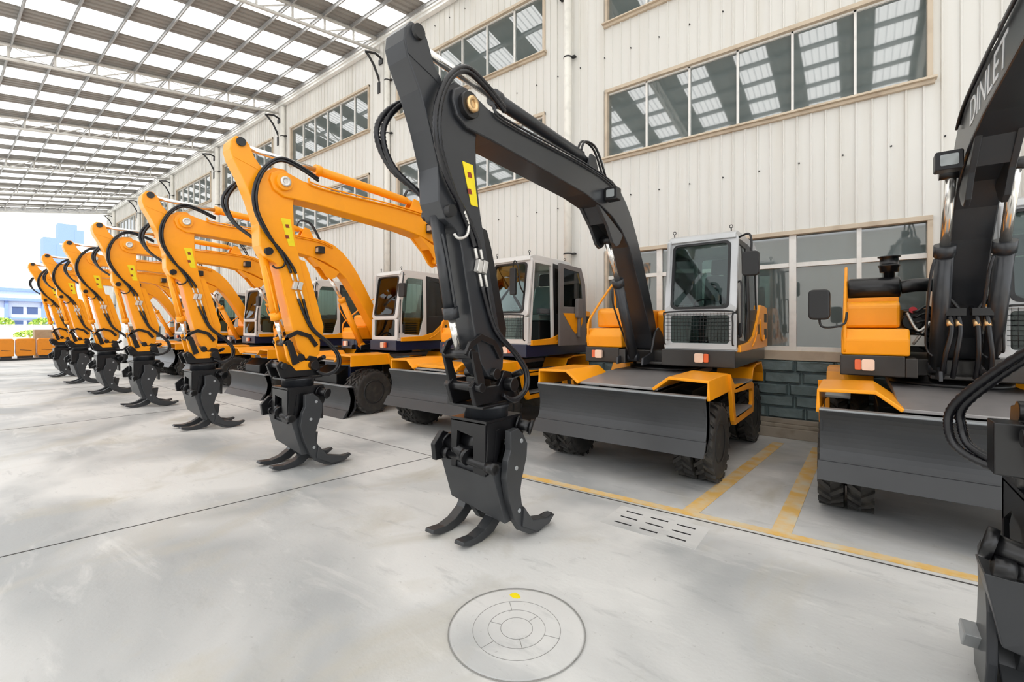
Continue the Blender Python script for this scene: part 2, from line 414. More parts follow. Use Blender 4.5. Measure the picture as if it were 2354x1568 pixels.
    if not o.get('door_open'):
        mm.slab(rrect(xr+.06, xr+.25, 2.42, 2.72, .04), lambda u, w, d: (u, yf-.02+d, w), .07)
        mo = mm.build('mirror', 'trimblack', cab, bevel=.015)
        MB().tube([(xr-.03, yf+.2, 2.93), (xr+.12, yf+.08, 2.95), (xr+.16, yf+.04, 2.85), (xr+.16, yf+.02, 2.70)], .013, 6).build('mirror_arm', 'trimblack', cab)
    else:
        mm.slab(rrect(xl+.62, xl+.74, 2.32, 2.78, .03), lambda u, w, d: (u+.02, yf-.16+d, w), .06)
        mo = mm.build('mirror', 'trimblack', cab, bevel=.015)
        MB().tube([(xr-.1, yf+.05, 2.35), (xr-.1, yf-.08, 2.5), (xr-.12, yf-.10, 2.8), (xr-.18, yf-.12, 2.9), (xr-.22, yf-.12, 2.76)], .012, 6).build('mirror_arm', 'trimblack', cab)
    return cab

def excavator(loc, o):
    root = empty('wheeled_excavator', (loc[0], loc[1], 0))
    arm, w, ax = o['arm'], o['warp'], o['ax']
    P = lambda pts: [arm_pt(y, z, w) for y, z in pts]
    A = lambda x, y, z: (ax + x, *arm_pt(y, z, w))
    band = o['band']
    # ---------------- chassis
    c = MB()
    c.prism([(5.15-Y0, .55), (5.15-Y0, .80), (5.5-Y0, 1.0), (8.1-Y0, 1.0), (8.35-Y0, .85), (8.35-Y0, .6), (8.0-Y0, .5), (5.5-Y0, .5)], -.42, .42)
    c.box(-.62, -.42, 6.15-Y0, 7.4-Y0, .55, .95); c.box(.42, .62, 6.15-Y0, 7.4-Y0, .55, .95)
    c.cyl((-.65, 5.6-Y0, .455), (.65, 5.6-Y0, .455), .09); c.cyl((-.65, 7.89-Y0, .455), (.65, 7.89-Y0, .455), .09)
    c.lathe([(-.16, .06), (-.12, .15), (.12, .15), (.16, .06)], (0, 5.6-Y0, .455), 'x', 16)
    c.build('chassis', 'soot', root, bevel=.01)
    d = MB(); d.prism([(5.1-Y0, 1.06), (5.1-Y0, 1.09), (6.2-Y0, 1.17), (7.6-Y0, 1.17), (7.6-Y0, 1.10), (6.2-Y0, 1.10)], -.50, .52)
    d.build('deck_plate', 'deck', root, bevel=.006)
    t = MB(); t.lathe([(1.15, .50), (1.22, .50), (1.22, .46), (1.27, .46)], (0, 6.85-Y0, 0), 'z', 40); t.build('slewing_ring', 'soot', root)
    for sx in (-1, 1):
        for y in (5.6, 7.89):
            wheel(root, sx*.88, y-Y0, sx)
        # front fender, side step panel, rear fender
        f = MB()
        path = [(1.10, 1.00), (1.09, 1.22), (.66, 1.235), (.47, 1.09)]
        if sx > 0: f.stroke(path, .035, 5.05-Y0, 5.98-Y0, 'y')
        else: f.stroke([(-u, z) for u, z in path][::-1], .035, 5.05-Y0, 5.98-Y0, 'y')
        f.build('front_fender', 'yellow', root, bevel=.008)
        xo = sx*1.13; xi = sx*1.08
        s = MB(); o1 = [(5.90-Y0, 1.22), (6.10-Y0, .62), (6.16-Y0, .56), (7.40-Y0, .54), (7.48-Y0, .66), (7.44-Y0, .95), (7.30-Y0, 1.0), (6.14-Y0, 1.06)]
        i1 = [(6.10-Y0, .98), (6.19-Y0, .70), (6.22-Y0, .66), (7.28-Y0, .64), (7.34-Y0, .70), (7.33-Y0, .86), (7.28-Y0, .90), (6.2-Y0, .96)]
        s.ring(o1, i1, lambda u, q, dd: (xo - sx*dd, u, q), .05)
        s.build('side_step', 'yellow', root, bevel=.006)
        g = MB(); g.box(min(xo, xo-sx*.25), max(xo, xo-sx*.25), 6.22-Y0, 7.28-Y0, .63, .66); g.build('step_tread', 'grip', root, bevel=.004); g = MB(); g.box(min(xo, xo-sx*.28), max(xo, xo-sx*.28), 6.16-Y0, 7.34-Y0, 1.0, 1.03)
        g.build('step_tread', 'grip', root, bevel=.004)
        rf = MB(); pth = [(7.38-Y0, .98), (7.5-Y0, 1.16), (7.75-Y0, 1.2), (8.2-Y0, 1.2), (8.33-Y0, 1.04), (8.35-Y0, .90)]
        rf.stroke(pth, .03, min(sx*.62, sx*1.12), max(sx*.62, sx*1.12), 'x'); rf.build('rear_fender', 'yellow', root, bevel=.006)
    if o['box']:
        b = MB(); b.box(-.50, .50, 5.42-Y0, 5.95-Y0, .56, 1.04); b.build('battery_box', 'navy', root, bevel=.015)
        b = MB(); b.prism([(-.56, 1.02), (-.50, 1.15), (.40, 1.15), (.58, 1.04), (.58, 1.0), (.38, 1.10), (-.46, 1.10)], 5.12-Y0, 5.98-Y0, 'y')
        b.build('box_cover', 'yellow', root, bevel=.008)
    # ---------------- blade
    zb = -.43 if o['blade_down'] else 0
    af = [(5.055 - .11*abs(2*(q/14)-1.12)**2.2, .47 + .56*q/14) for q in range(15)]
    prof = [(5.12, 1.03), (5.16, .80), (5.14, .60), (5.02, .45)] + af
    b = MB(); b.prism([(y-Y0, z+zb) for y, z in prof], -1.07, 1.07)
    for bx in (-1.07, 1.045): b.prism([(y-Y0, z+zb) for y, z in [(5.0, 1.03), (5.16, 1.0), (5.19, .6), (5.08, .45), (4.95, .44), (5.03, .6), (5.06, .8)]], bx, bx+.025)
    blade = b.build('dozer_blade', 'steel_black', root, bevel=.004)
    e = MB(); e.prism([(4.875-Y0, .425+zb), (4.972-Y0, .575+zb), (5.0-Y0, .575+zb), (4.93-Y0, .425+zb)], -1.08, 1.08); e.build('cutting_edge', 'steel_black', blade, bevel=.003)
    e = MB(); e.box(-1.07, 1.07, 5.0-Y0, 5.10-Y0, 1.03+zb, 1.045+zb); e.build('top_rail', 'grip', blade)
    for bx in (-.33, .27):
        a = MB(); a.prism([(5.10-Y0, .95+zb), (5.3-Y0, .93+zb*.8), (5.55-Y0, .75+zb*.4), (5.6-Y0, .55), (5.45-Y0, .52), (5.12-Y0, .58+zb)], bx, bx+.06)
        a.build('blade_arm', 'soot', root, bevel=.005)
    a = MB(); a.cyl((0, 5.14-Y0, .72+zb), (0, 5.5-Y0, .85), .05); a.build('blade_cylinder', 'soot', root)
    # ---------------- upper frame
    u = MB()
    u.box(-.94, -.40, 6.10-Y0, 8.35-Y0, 1.27, 1.49); u.box(.22, 1.14, 6.10-Y0, 8.35-Y0, 1.27, 1.49)
    u.box(-.40, .22, 6.45-Y0, 8.3-Y0, 1.27, 1.45); u.box(-.2, .35, 6.25-Y0, 8.2-Y0, 1.26, 1.30)
    u.prism([(6.10-Y0, 1.27), (6.10-Y0, 1.47), (6.55-Y0, 1.47), (6.55-Y0, 1.27)], -.40, -.30)
    fr = u.build('upper_frame', band, root, bevel=.012)
    # bracket plates for the boom foot
    for xx in (ax-.20, ax+.17):
        q = MB(); q.prism([(6.0-Y0, 1.26), (6.02-Y0, 1.36), (6.35-Y0, 1.42), (6.5-Y0, 1.72), (6.64-Y0, 1.78), (6.78-Y0, 1.70), (7.1-Y0, 1.3)], xx, xx+.03)
        q.build('boom_bracket', 'black' if arm == 'black' else 'soot', root, bevel=.006)
    # lamps on the front of the frame
    for k, (lx, sgn) in enumerate(((-.70, -1), (.72, 1))):
        l = MB(); l.slab(rrect(lx-.055, lx+.055, 1.33, 1.45, .02), lambda uu, ww, dd: (uu, 6.09-Y0-.05+dd, ww), .05); hl = l.build('headlamp', 'lamp_cl', root, bevel=.006)
        ind = MB(); ind.slab(rrect(lx+sgn*.085-.028, lx+sgn*.085+.028, 1.335, 1.445, .012), lambda uu, ww, dd: (uu, 6.09-Y0-.035+dd, ww), .035); ind.build('indicator_lens', 'lamp_or', hl, bevel=.004)
    # ---------------- yellow bodywork, machine's own right (picture left)
    h = MB()
    h.prism([(6.12-Y0, 1.49), (6.10-Y0, 1.66), (6.16-Y0, 1.77), (6.95-Y0, 1.78), (6.95-Y0, 1.49)], -.93, -.36 if not o['open_engine'] else -.36)
    hood = h.build('front_storage_box', 'yellow', root, bevel=.018)
    h = MB()
    h.prism([(6.42-Y0, 1.78), (6.40-Y0, 2.03), (6.47-Y0, 2.08), (8.3-Y0, 2.08), (8.35-Y0, 2.0), (8.35-Y0, 1.49), (6.95-Y0, 1.49), (6.95-Y0, 1.78)], -.90, -.42)
    hood2 = h.build('engine_hood', 'yellow', root, bevel=.03)
    lr = MB()
    for k in range(6): lr.box(-.905, -.895, 7.2-Y0, 7.9-Y0, 1.62+.06*k, 1.65+.06*k)
    lr.build('hood_louvre', 'trimblack', hood2)
    if not o['open_engine']:
        h = MB(); h.prism([(7.72-Y0, 1.49), (7.72-Y0, 2.02), (7.8-Y0, 2.08), (8.3-Y0, 2.06), (8.36-Y0, 1.95), (8.36-Y0, 1.49)], -.42, 1.14)
        h.build('counterweight', 'yellow', root, bevel=.03)
    else:
        h = MB(); h.prism([(7.72-Y0, 1.49), (7.72-Y0, 2.02), (7.8-Y0, 2.08), (8.3-Y0, 2.06), (8.36-Y0, 1.95), (8.36-Y0, 1.49)], .0, 1.14)
        h.build('counterweight', 'yellow', root, bevel=.03)
    s = MB(); s.prism([(6.22-Y0, 1.47), (8.36-Y0, 1.47), (8.36-Y0, 1.98), (8.28-Y0, 2.10), (7.95-Y0, 2.12), (7.70-Y0, 2.12), (7.45-Y0, 1.88), (7.15-Y0, 1.66), (6.8-Y0, 1.58), (6.22-Y0, 1.56)], 1.13, 1.18)
    sp = s.build('side_panel', 'yellow', root, bevel=.008)
    for ra in ((8.02-Y0, 8.26-Y0, 1.86, 2.0, .02), (8.02-Y0, 8.26-Y0, 1.6, 1.76, .02), (7.50-Y0, 7.56-Y0, 1.68, 1.83, .02)):
        v = MB(); v.slab(rrect(*ra), lambda uu, ww, dd: (1.178+dd, uu, ww), .006); v.build('panel_vent', 'trimblack', sp)
    v = MB(); v.tube([(1.18, 7.62-Y0, 1.9), (1.185, 7.72-Y0, 1.62), (1.185, 7.95-Y0, 1.58), (1.18, 8.0-Y0, 1.66)], .012, 6); v.build('panel_crease', 'yellow', sp); v = MB(); v.tube([(1.18, 7.0-Y0, 1.52), (1.185, 7.2-Y0, 1.6), (1.18, 7.36-Y0, 1.72)], .01, 6)
    v.build('panel_crease', 'yellow', sp)
    hr = MB(); hr.tube([(-.90, 6.13-Y0, 1.52), (-.90, 6.11-Y0, 1.80), (-.90, 6.25-Y0, 1.98), (-.90, 6.95-Y0, 2.48), (-.90, 7.05-Y0, 2.46), (-.90, 7.08-Y0, 2.05)], .018, 8); hr.build('handrail', 'yellow', root)
    if o['open_engine']:
        e = MB(); e.lathe([(0, .10), (.02, .125), (.30, .125), (.46, .125), (.48, .10)], (-.88, 6.72-Y0, 2.24), 'x', 28)
        e.tube([(-.40, 6.72-Y0, 2.24), (-.25, 6.72-Y0, 2.26), (-.05, 6.85-Y0, 2.24), (.05, 7.0-Y0, 2.1), (.07, 7.05-Y0, 1.8)], .075, 12)
        ac = e.build('air_cleaner', 'soot', root)
        e = MB(); e.lathe([(2.35, .05), (2.42, .05), (2.42, .085), (2.48, .09), (2.485, .10), (2.50, .10), (2.50, .085), (2.585, .085), (2.59, .105), (2.60, .105), (2.60, .05)], (-.50, 6.72-Y0, .0), 'z', 24)
        e.build('rain_cap', 'soot', ac)
        e = MB(); e.box(-.88, -.42, 6.62-Y0, 6.82-Y0, 2.07, 2.13); e.build('cleaner_mount', 'yellow', ac, bevel=.005)
        e = MB(); e.box(-.36, .0, 7.0-Y0, 7.7-Y0, 1.5, 2.0); e.cyl((-.3, 6.98-Y0, 1.85), (-.3, 6.7-Y0, 1.85), .09); e.cyl((-.12, 6.98-Y0, 1.65), (-.12, 6.8-Y0, 1.65), .07)
        for k in range(7):
            y0 = random.uniform(6.7, 6.9)-Y0; e.tube([(-.36, y0+.2, 1.55+.07*k), (-.28, y0-.1, 1.6+.06*k), (-.15, y0, 1.52+.08*k), (-.02, y0+.2, 1.6)], .014, 6)
        eng = e.build('engine', 'soot', root, bevel=.01)
        e = MB(); e.tube([(-.35, 6.66-Y0, 1.95), (-.26, 6.6-Y0, 1.75), (-.16, 6.62-Y0, 1.85), (-.3, 6.64-Y0, 1.6)], .015, 6); e.box(-.34, -.2, 6.64-Y0, 6.7-Y0, 1.58, 1.7); e.build('engine_fitting', 'zinc', eng)
        e = MB(); e.cyl((-.30, 6.68-Y0, 1.98), (-.30, 6.64-Y0, 1.98), .035); e.build('oil_cap', 'red', eng)
        m = MB(); m.slab(rrect(-1.22, -1.02, 1.87, 2.20, .05), lambda uu, ww, dd: (uu, 5.88-Y0+dd, ww), .09); mm = m.build('mirror', 'trimblack', root, bevel=.02)
        MB().tube([(-1.12, 5.94-Y0, 1.90), (-1.10, 5.94-Y0, 1.80), (-1.0, 5.97-Y0, 1.79), (-.90, 6.05-Y0, 1.83), (-.88, 6.08-Y0, 1.95)], .012, 6).build('mirror_arm', 'trimblack', mm)
    elif o.get('tank'):
        e = MB(); e.lathe([(2.0, .07), (2.3, .07), (2.32, .09), (2.42, .09), (2.43, .05)], (.10, 7.5-Y0, 0), 'z', 20); e.build('rain_cap', 'soot', root)
    make_cab(root, o)
    # ---------------- boom
    top = [(2.38, 3.50), (2.40, 3.58), (2.48, 3.635), (2.60, 3.63), (2.78, 3.58), (3.1, 3.555), (3.8, 3.57), (4.3, 3.60), (4.83, 3.62), (5.15, 3.60), (5.36, 3.54), (5.56, 3.42), (5.75, 3.25), (5.95, 3.0), (6.15, 2.70), (6.35, 2.37), (6.60, 1.95), (6.74, 1.66), (6.76, 1.50), (6.66, 1.42), (6.54, 1.46)]
    bot = [(6.46, 1.68), (6.25, 2.02), (6.03, 2.34), (5.85, 2.60), (5.65, 2.85), (5.42, 3.03), (5.15, 3.15), (4.85, 3.22), (4.44, 3.27), (3.6, 3.305), (2.85, 3.33), (2.55, 3.33), (2.43, 3.39)]
    b = MB(); b.prism(P(top + bot), ax-.145, ax+.145)
    boom = b.build('boom', arm, root, bevel=.012)
    l = MB()
    for xx in (-.13, .09): l.prism(P([(4.75, 3.26), (5.05, 3.02), (5.2, 2.84), (5.29, 2.80), (5.38, 2.84), (5.5, 2.98)]), ax+xx, ax+xx+.04)
    l.prism(P([(4.75, 3.30), (5.02, 3.05), (5.06, 3.09), (4.9, 3.29)]), ax-.1, ax+.1)
    l.build('cylinder_lug', arm, boom, bevel=.005)
    l = MB(); l.prism(P([(2.30, 3.48), (2.36, 3.60), (2.5, 3.68), (2.62, 3.66), (2.7, 3.5), (2.62, 3.37), (2.5, 3.32), (2.36, 3.38)]), ax-.16, ax-.11)
    l.cyl(A(-.19, 2.54, 3.50), A(.19, 2.54, 3.50), .10, n=24); l.build('pivot_boss', 'soot' if arm == 'black' else arm, boom, bevel=.004)
    l = MB(); l.lathe([(.188, .062), (.215, .062), (.215, .03), (.205, .03)], A(0, 2.54, 3.50), 'x', 20); l.build('pivot_pin', 'brass' if arm == 'black' else 'zinc', boom)
    # pipes on both boom sides
    for sg in (1, -1):
        for k, dz in enumerate((0, -.035)):
            xx = sg*(.155 + .012*k)
            l = MB(); l.tube([A(xx, 2.85, 3.63+dz*.5), A(xx, 3.0, 3.57+dz), A(xx, 4.3, 3.60+dz), A(xx, 5.0, 3.58+dz), A(xx, 5.30, 3.50+dz)], .011, 6)
            l.build('boom_pipe', arm, boom)
    for sx2 in ((1,) if not o['open_engine'] else (1, -1)):
        l = MB(); xx = ax + sx2*.15
        x0, x1 = sorted((xx, xx + sx2*.16)); cy, cz = arm_pt(4.95, 3.37, w)
        if o['open_engine'] and sx2 < 0: cy, cz = 5.05-Y0, 3.14; x0, x1 = ax-.33, ax-.16
        l.slab(rrect(x0, x1, cz-.075, cz+.075, .015), lambda uu, ww, dd: (uu, cy-.05+dd, ww), .13)
        wl = l.build('work_light', 'trimblack', boom, bevel=.008)
        l = MB(); l.slab(rrect(x0+.03, x1-.03, cz-.045, cz+.045, .012), lambda uu, ww, dd: (uu, cy-.056+dd, ww), .006); l.build('light_lens', 'lens', wl)
    # stick cylinder on top of boom
    l = MB(); l.cyl(A(0, 3.05, 3.81), A(0, 4.60, 3.77), .060, n=18); l.cyl(A(0, 3.02, 3.81), A(0, 3.10, 3.808), .074, n=18); l.cyl(A(0, 4.58, 3.77), A(0, 4.78, 3.75), .04, n=12)
    l.prism(P([(4.60, 3.59), (4.7, 3.81), (4.8, 3.80), (4.92, 3.59)]), ax-.09, ax-.06); l.prism(P([(4.60, 3.59), (4.7, 3.81), (4.8, 3.80), (4.92, 3.59)]), ax+.06, ax+.09)
    sc = l.build('stick_cylinder', arm, root, bevel=.003)
    l = MB(); l.cyl(A(0, 2.06, 3.84), A(0, 3.04, 3.81), .034, n=14); l.build('piston_rod', 'chrome', sc)
    l = MB(); l.tube([A(.03, 4.56, 3.82), A(.05, 4.62, 3.93), A(.09, 4.82, 3.90), A(.12, 5.0, 3.62)], .014, 7); l.build('cylinder_hose', 'hose', sc); l = MB(); l.tube([A(-.03, 4.57, 3.82), A(-.02, 4.68, 3.97), A(.02, 4.9, 3.92), A(.06, 5.08, 3.60)], .014, 7); l.build('cylinder_hose', 'hose', sc)
    # lift cylinder(s)
    for xx in o['lift']:
        two = len(o['lift']) > 1
        pb = (6.16, 1.36) if not two else (6.25, 1.38); pm = (5.62, 2.40) if not two else (5.72, 2.52); pt = (5.29, 2.90) if not two else (5.37, 3.12)
        l = MB(); l.cyl(A(xx, *pb), A(xx, *pm), .068, n=18); dv = ((pm[0]-pb[0])*.06, (pm[1]-pb[1])*.06)
        l.cyl(A(xx, pm[0]-dv[0], pm[1]-dv[1]), A(xx, pm[0]+dv[0]*.4, pm[1]+dv[1]*.4), .08, n=18); l.cyl(A(xx-.07, *pb), A(xx+.07, *pb), .06, n=12)
        l.tube([A(xx-.07, pm[0]-.02, pm[1]-.1), A(xx-.095, pm[0]+.06, pm[1]-.3), A(xx-.09, pb[0]-.1, pb[1]+.25), A(xx-.04, pb[0]-.12, pb[1]+.12)], .012, 6)
        lc = l.build('lift_cylinder', arm, root)
        l = MB(); l.cyl(A(xx, *pm), A(xx, *pt), .038, n=14); l.build('piston_rod', 'chrome', lc)
        l = MB(); l.cyl(A(xx-.08, *pt), A(xx+.08, *pt), .05, n=14); l.build('rod_eye', 'soot' if arm == 'black' else arm, lc)
    if len(o['lift']) > 1:
        l = MB(); l.cyl(A(-.26, 5.37, 3.12), A(.26, 5.37, 3.12), .045, n=14); l.build('cross_pin', 'grip', boom)
        for k, hx in enumerate((-.13, -.07, .05, .12)):
            l = MB(); l.tube([(ax+hx, 6.2-Y0, 1.98), (ax+hx, 5.98-Y0, 1.92), (ax+hx+.01, 5.93-Y0, 1.75), (ax+hx*1.25, 5.95-Y0, 1.5), (ax+hx*1.3, 6.1-Y0, 1.3)], .021, 8)
            hs = l.build('supply_hose', 'hose', root)
            l = MB(); l.cyl((ax+hx, 5.955-Y0, 1.86), (ax+hx+.003, 5.935-Y0, 1.80), .027, n=10); l.build('hose_fitting', 'brass', hs)
        for sg in (-1, 1):
            l = MB(); l.box(min(ax+sg*.02, ax+sg*.16), max(ax+sg*.02, ax+sg*.16), 5.93-Y0, 6.05-Y0, 1.90, 1.97)
            l.tube([(ax+sg*.21, 5.96-Y0, 2.14), (ax+sg*.12, 5.96-Y0, 2.05), (ax+sg*.06, 5.96-Y0, 1.95)], .016, 6)
            l.build('hose_manifold', 'soot', root)
    # ---------------- stick
    S = [(1.96, 3.74), (1.97, 3.83), (2.02, 3.90), (2.11, 3.90), (2.17, 3.83), (2.22, 3.72), (2.34, 3.58), (2.44, 3.66), (2.58, 3.67), (2.68, 3.58), (2.71, 3.45), (2.68, 3.28), (2.69, 3.0), (2.74, 2.7), (2.84, 2.3), (2.96, 1.85), (3.04, 1.58), (3.03, 1.44), (2.95, 1.36), (2.84, 1.38), (2.74, 1.5),
         (2.66, 1.78), (2.56, 2.2), (2.52, 2.40), (2.48, 2.52), (2.42, 2.56), (2.34, 2.60), (2.28, 2.72), (2.27, 2.97), (2.19, 3.22), (2.09, 3.46), (1.99, 3.64)]
    b = MB(); b.prism(P(S), ax-.108, ax+.108); stick = b.build('stick', arm, root, bevel=.01)
    # raised side plates: upper brow and pivot arc
    for s1, s2 in ((-.113, -.106), (.106, .113)):
        l = MB(); l.prism(P([(1.99, 3.66), (2.05, 3.64), (2.2, 3.60), (2.31, 3.56), (2.22, 3.70), (2.16, 3.84), (2.11, 3.89), (2.03, 3.89), (1.98, 3.83), (1.97, 3.75)]), ax+s1, ax+s2)
        l.build('head_plate', arm, stick, bevel=.003)
    l = MB(); l.cyl(A(-.14, 2.07, 3.84), A(.14, 2.07, 3.84), .05, n=18); l.build('head_pin', 'soot', stick)
    l = MB(); l.cyl(A(-.14, 2.37, 2.66), A(.16, 2.37, 2.66), .045, n=16); l.build('cylinder_pin', 'soot', stick)
    l = MB(); l.prism(P([(2.74, 2.62), (2.84, 2.60), (2.90, 2.45), (3.10, 1.78), (3.08, 1.62), (3.02, 1.62), (2.92, 2.0), (2.80, 2.4)]), ax-.07, ax+.09); l.build('stick_guard', 'soot' if arm == 'black' else arm, root, bevel=.006)
    l = MB(); l.slab([arm_pt(*p, w) for p in ((2.52, 3.08), (2.64, 3.08), (2.70, 2.76), (2.62, 2.76))], lambda u_, w_, d_: (ax+.1085+d_, u_, w_), .004); lab = l.build('warning_sticker', 'label', stick)
    lab['label'] = 'yellow warning sticker with small dark pictograms'
    for cz in (2.99, 2.86):
        l = MB(); l.slab([arm_pt(*p, w) for p in ((2.575, cz+.02), (2.615, cz+.025), (2.63, cz-.015), (2.585, cz-.02))], lambda u_, w_, d_: (ax+.112+d_, u_, w_), .003)
        l.build('sticker_mark', 'ink', stick)
    # bucket cylinder and linkage
    l = MB(); l.cyl(A(-.01, 2.36, 2.64), A(-.01, 2.52, 1.88), .052, n=16); l.cyl(A(-.01, 2.505, 1.95), A(-.01, 2.525, 1.86), .064, n=16); l.tube([A(.045, 2.37, 2.5), A(.055, 2.42, 2.3), A(.055, 2.50, 1.95)], .012, 6)
    bc = l.build('bucket_cylinder', arm, root)
    l = MB(); l.cyl(A(-.01, 2.52, 1.88), A(-.01, 2.60, 1.60), .030, n=14); l.build('piston_rod', 'chrome', bc)
    l = MB(); l.cyl(A(-.15, 2.60, 1.58), A(.15, 2.60, 1.58), .042, n=14); lk = l.build('linkage', 'soot', root)
    for xx in (-.14, .112):
        l = MB(); l.stroke(P([(2.575, 1.56), (2.62, 1.64), (2.72, 1.685), (2.86, 1.64), (2.95, 1.52)]), .055, ax+xx, ax+xx+.028); l.build('link_plate', 'soot', lk, bevel=.004)
        l = MB(); l.prism(P([(2.565, 1.60), (2.64, 1.60), (2.73, 1.34), (2.65, 1.31)]), ax+xx*1.25, ax+xx*1.25+.028); l.build('link_plate', 'soot', lk, bevel=.004)
    if arm != 'black':
        l = MB(); l.prism(P([(2.54, 1.64), (2.60, 1.66), (2.68, 1.50), (2.80, 1.36), (2.98, 1.34), (2.9, 1.24), (2.70, 1.24), (2.60, 1.36)]), ax-.14, ax-.10); l.build('coupler_arm', arm, root, bevel=.005); l = MB(); l.prism(P([(2.54, 1.64), (2.60, 1.66), (2.68, 1.50), (2.80, 1.36), (2.98, 1.34), (2.9, 1.24), (2.70, 1.24), (2.60, 1.36)]), ax+.10, ax+.14)
        l.build('coupler_arm', arm, root, bevel=.005)
    # hoses
    for k in range(2):
        o2 = .032*k
        l = MB(); l.tube([A(.165, 2.98, 3.62+o2), A(.17, 2.74, 3.71+o2), A(.175, 2.50, 3.74+o2), A(.18, 2.32-o2*.5, 3.60+o2*.4), A(.18, 2.22-o2, 3.36), A(.17, 2.23-o2, 3.10), A(.15, 2.36-o2*.5, 2.86-o2*.3), A(.135, 2.50+o2, 2.67), A(.13, 2.60+o2*1.6, 2.52), A(.13, 2.64+o2*1.9, 2.43)], .018, 8, rib=.22 if arm == 'black' else 0)
        hs = l.build('stick_hose', 'hose', stick)
        l = MB(); y1 = 2.645 + o2*2.0
        l.cyl(A(.13, y1, 2.42), A(.13, y1+.025, 2.34), .013, n=8); l.cyl(A(.13, y1+.055, 2.22), A(.13, y1+.085, 2.12), .013, n=8)
        cy, cz = arm_pt(y1+.04, 2.28, w); l.box(ax+.112, ax+.155, cy-.026, cy+.026, cz-.05, cz+.05, rot=Matrix.Rotation(R(-14), 3, 'X'))
        l.build('hose_coupling', 'zinc', stick, bevel=.004)
        l = MB(); l.tube([A(.13, y1+.085, 2.12), A(.13, 2.84+o2*.9, 1.86), A(.14, 2.93+o2*.8, 1.72), A(.16, 3.12+o2, 1.56), A(.19, 3.24+o2, 1.40), A(.2, 3.22+o2, 1.24), A(.19, 3.08, 1.17-o2*.5), A(.17, 2.95, 1.22)], .018, 8)
        l.build('grapple_hose', 'hose', stick)
        l = MB(); l.tube([A(-.15, 2.6, 3.70), A(-.19, 2.36, 3.62), A(-.24-o2, 2.14-o2, 3.42), A(-.26-o2, 2.06-o2, 3.22), A(-.24-o2, 2.14, 3.0), A(-.16, 2.34, 2.82), A(-.13, 2.42, 2.68)], .020, 8, rib=.22 if arm == 'black' else 0)
        l.build('stick_hose', 'hose', stick)
    l = MB(); l.tube([A(.15, 2.50, 2.68), A(.14, 2.56, 2.58), A(.135, 2.54, 2.50), A(.13, 2.46, 2.47), A(.12, 2.42, 2.50)], .012, 6); l.build('branch_hose', 'hose' if arm != 'black' else 'zinc', stick)
    # ---------------- tiltrotator + grapple; grapple centre
    gx = ax - .02 + o.get('gdx', 0); gy = 3.05 - Y0 + o['gdy']
    G = lambda x, y, z: (gx + x, gy + y - 3.05, z)
    GP = lambda pts: [(gy + y - 3.05, z) for y, z in pts]
    t = MB()
    for xx in (-.15, .11): t.prism(GP([(2.66, 1.16), (2.60, 1.32), (2.66, 1.37), (2.80, 1.30), (2.94, 1.30), (3.02, 1.42), (3.12, 1.40), (3.18, 1.16)]), gx+xx, gx+xx+.04)
    t.cyl(G(-.17, 2.90, 1.40), G(.17, 2.90, 1.40), .05, n=14); t.cyl(G(-.2, 2.68, 1.31), G(.2, 2.68, 1.31), .04, n=14)
    t.box(gx-.15, gx+.19, gy-.36, gy+.12, 1.13, 1.155); t.box(gx-.27, gx-.17, gy-.30, gy-.16, 1.12, 1.36); t.cyl(G(.16, 3.05, 1.30), G(.24, 3.05, 1.30), .06, n=14)
    t.cyl(G(.12, 3.16, 1.36), G(.22, 3.18, 1.40), .03, n=10)
    t.build('tilt_bracket', 'soot', root, bevel=.006)
    t = MB(); t.lathe([(1.035, .19), (1.115, .19), (1.12, .20), (1.135, .20), (1.14, .12)], (gx+.02, gy-.12, 0), 'z', 36); rt = t.build('rotator', 'black', root)
    # grapple frame: arched front and rear plates, side cheeks, top plate
    g = MB()
    g.box(gx-.17, gx+.22, gy-.35, gy+.12, 1.01, 1.04)
    def fq(y0): return lambda u_, w_, d_: (gx+u_, gy+y0+d_, w_)
    for y0 in (-.35, .09):
        g.ring([(-.17, .63), (.21, .60), (.21, 1.02), (-.17, 1.02)], [(-.12, .62), (.08, .61), (.08, .90), (-.10, .93)], fq(y0), .03)
    g.prism([(gy-.35, .62), (gy-.33, 1.02), (gy+.12, 1.02), (gy+.16, .92), (gy+.12, .80), (gy+.02, .72), (gy-.08, .86), (gy-.16, .86), (gy-.22, .70), (gy-.30, .60)], gx+.19, gx+.225)
    g.prism([(gy-.35, .62), (gy-.33, 1.02), (gy+.12, 1.02), (gy+.12, .80), (gy-.05, .90), (gy-.22, .86), (gy-.30, .62)], gx-.17, gx-.14)
    g.prism([(gy-.28, .66), (gy-.24, .95), (gy-.20, .96), (gy-.245, .66)], gx+.225, gx+.24)
    grap = g.build('grapple_frame', 'soot', root, bevel=.006)
    g = MB(); g.lathe([(-.14, .09), (-.12, .15), (.12, .15), (.14, .09)], (gx+.0, gy-.14, .80), 'x', 24); g.build('grapple_motor', 'soot', grap)
    for pa, pb, rr_ in ((G(-.30, 2.78, .80), G(.02, 2.72, .72), .055), (G(.10, 3.16, .90), G(.26, 2.95, .70), .045), (G(-.28, 2.72, .72), G(.30, 2.72, .67), .035), (G(.22, 3.1, .96), G(.34, 3.16, .93), .05)):
        g = MB(); g.cyl(pa, pb, rr_, n=14); g.cyl(pa, Vector(pa).lerp(Vector(pb), .12), rr_*1.35, n=14); g.cyl(Vector(pa).lerp(Vector(pb), .85), pb, rr_*1.35, n=14); g.build('grapple_cylinder', 'soot', grap)
    if not o['open_engine']: g = MB(); g.prism([(gy-.42, .66), (gy-.44, .80), (gy-.34, .90), (gy-.24, .86), (gy-.20, .66)], gx-.33, gx-.28); g.build('jaw_lug', 'soot', grap, bevel=.006)
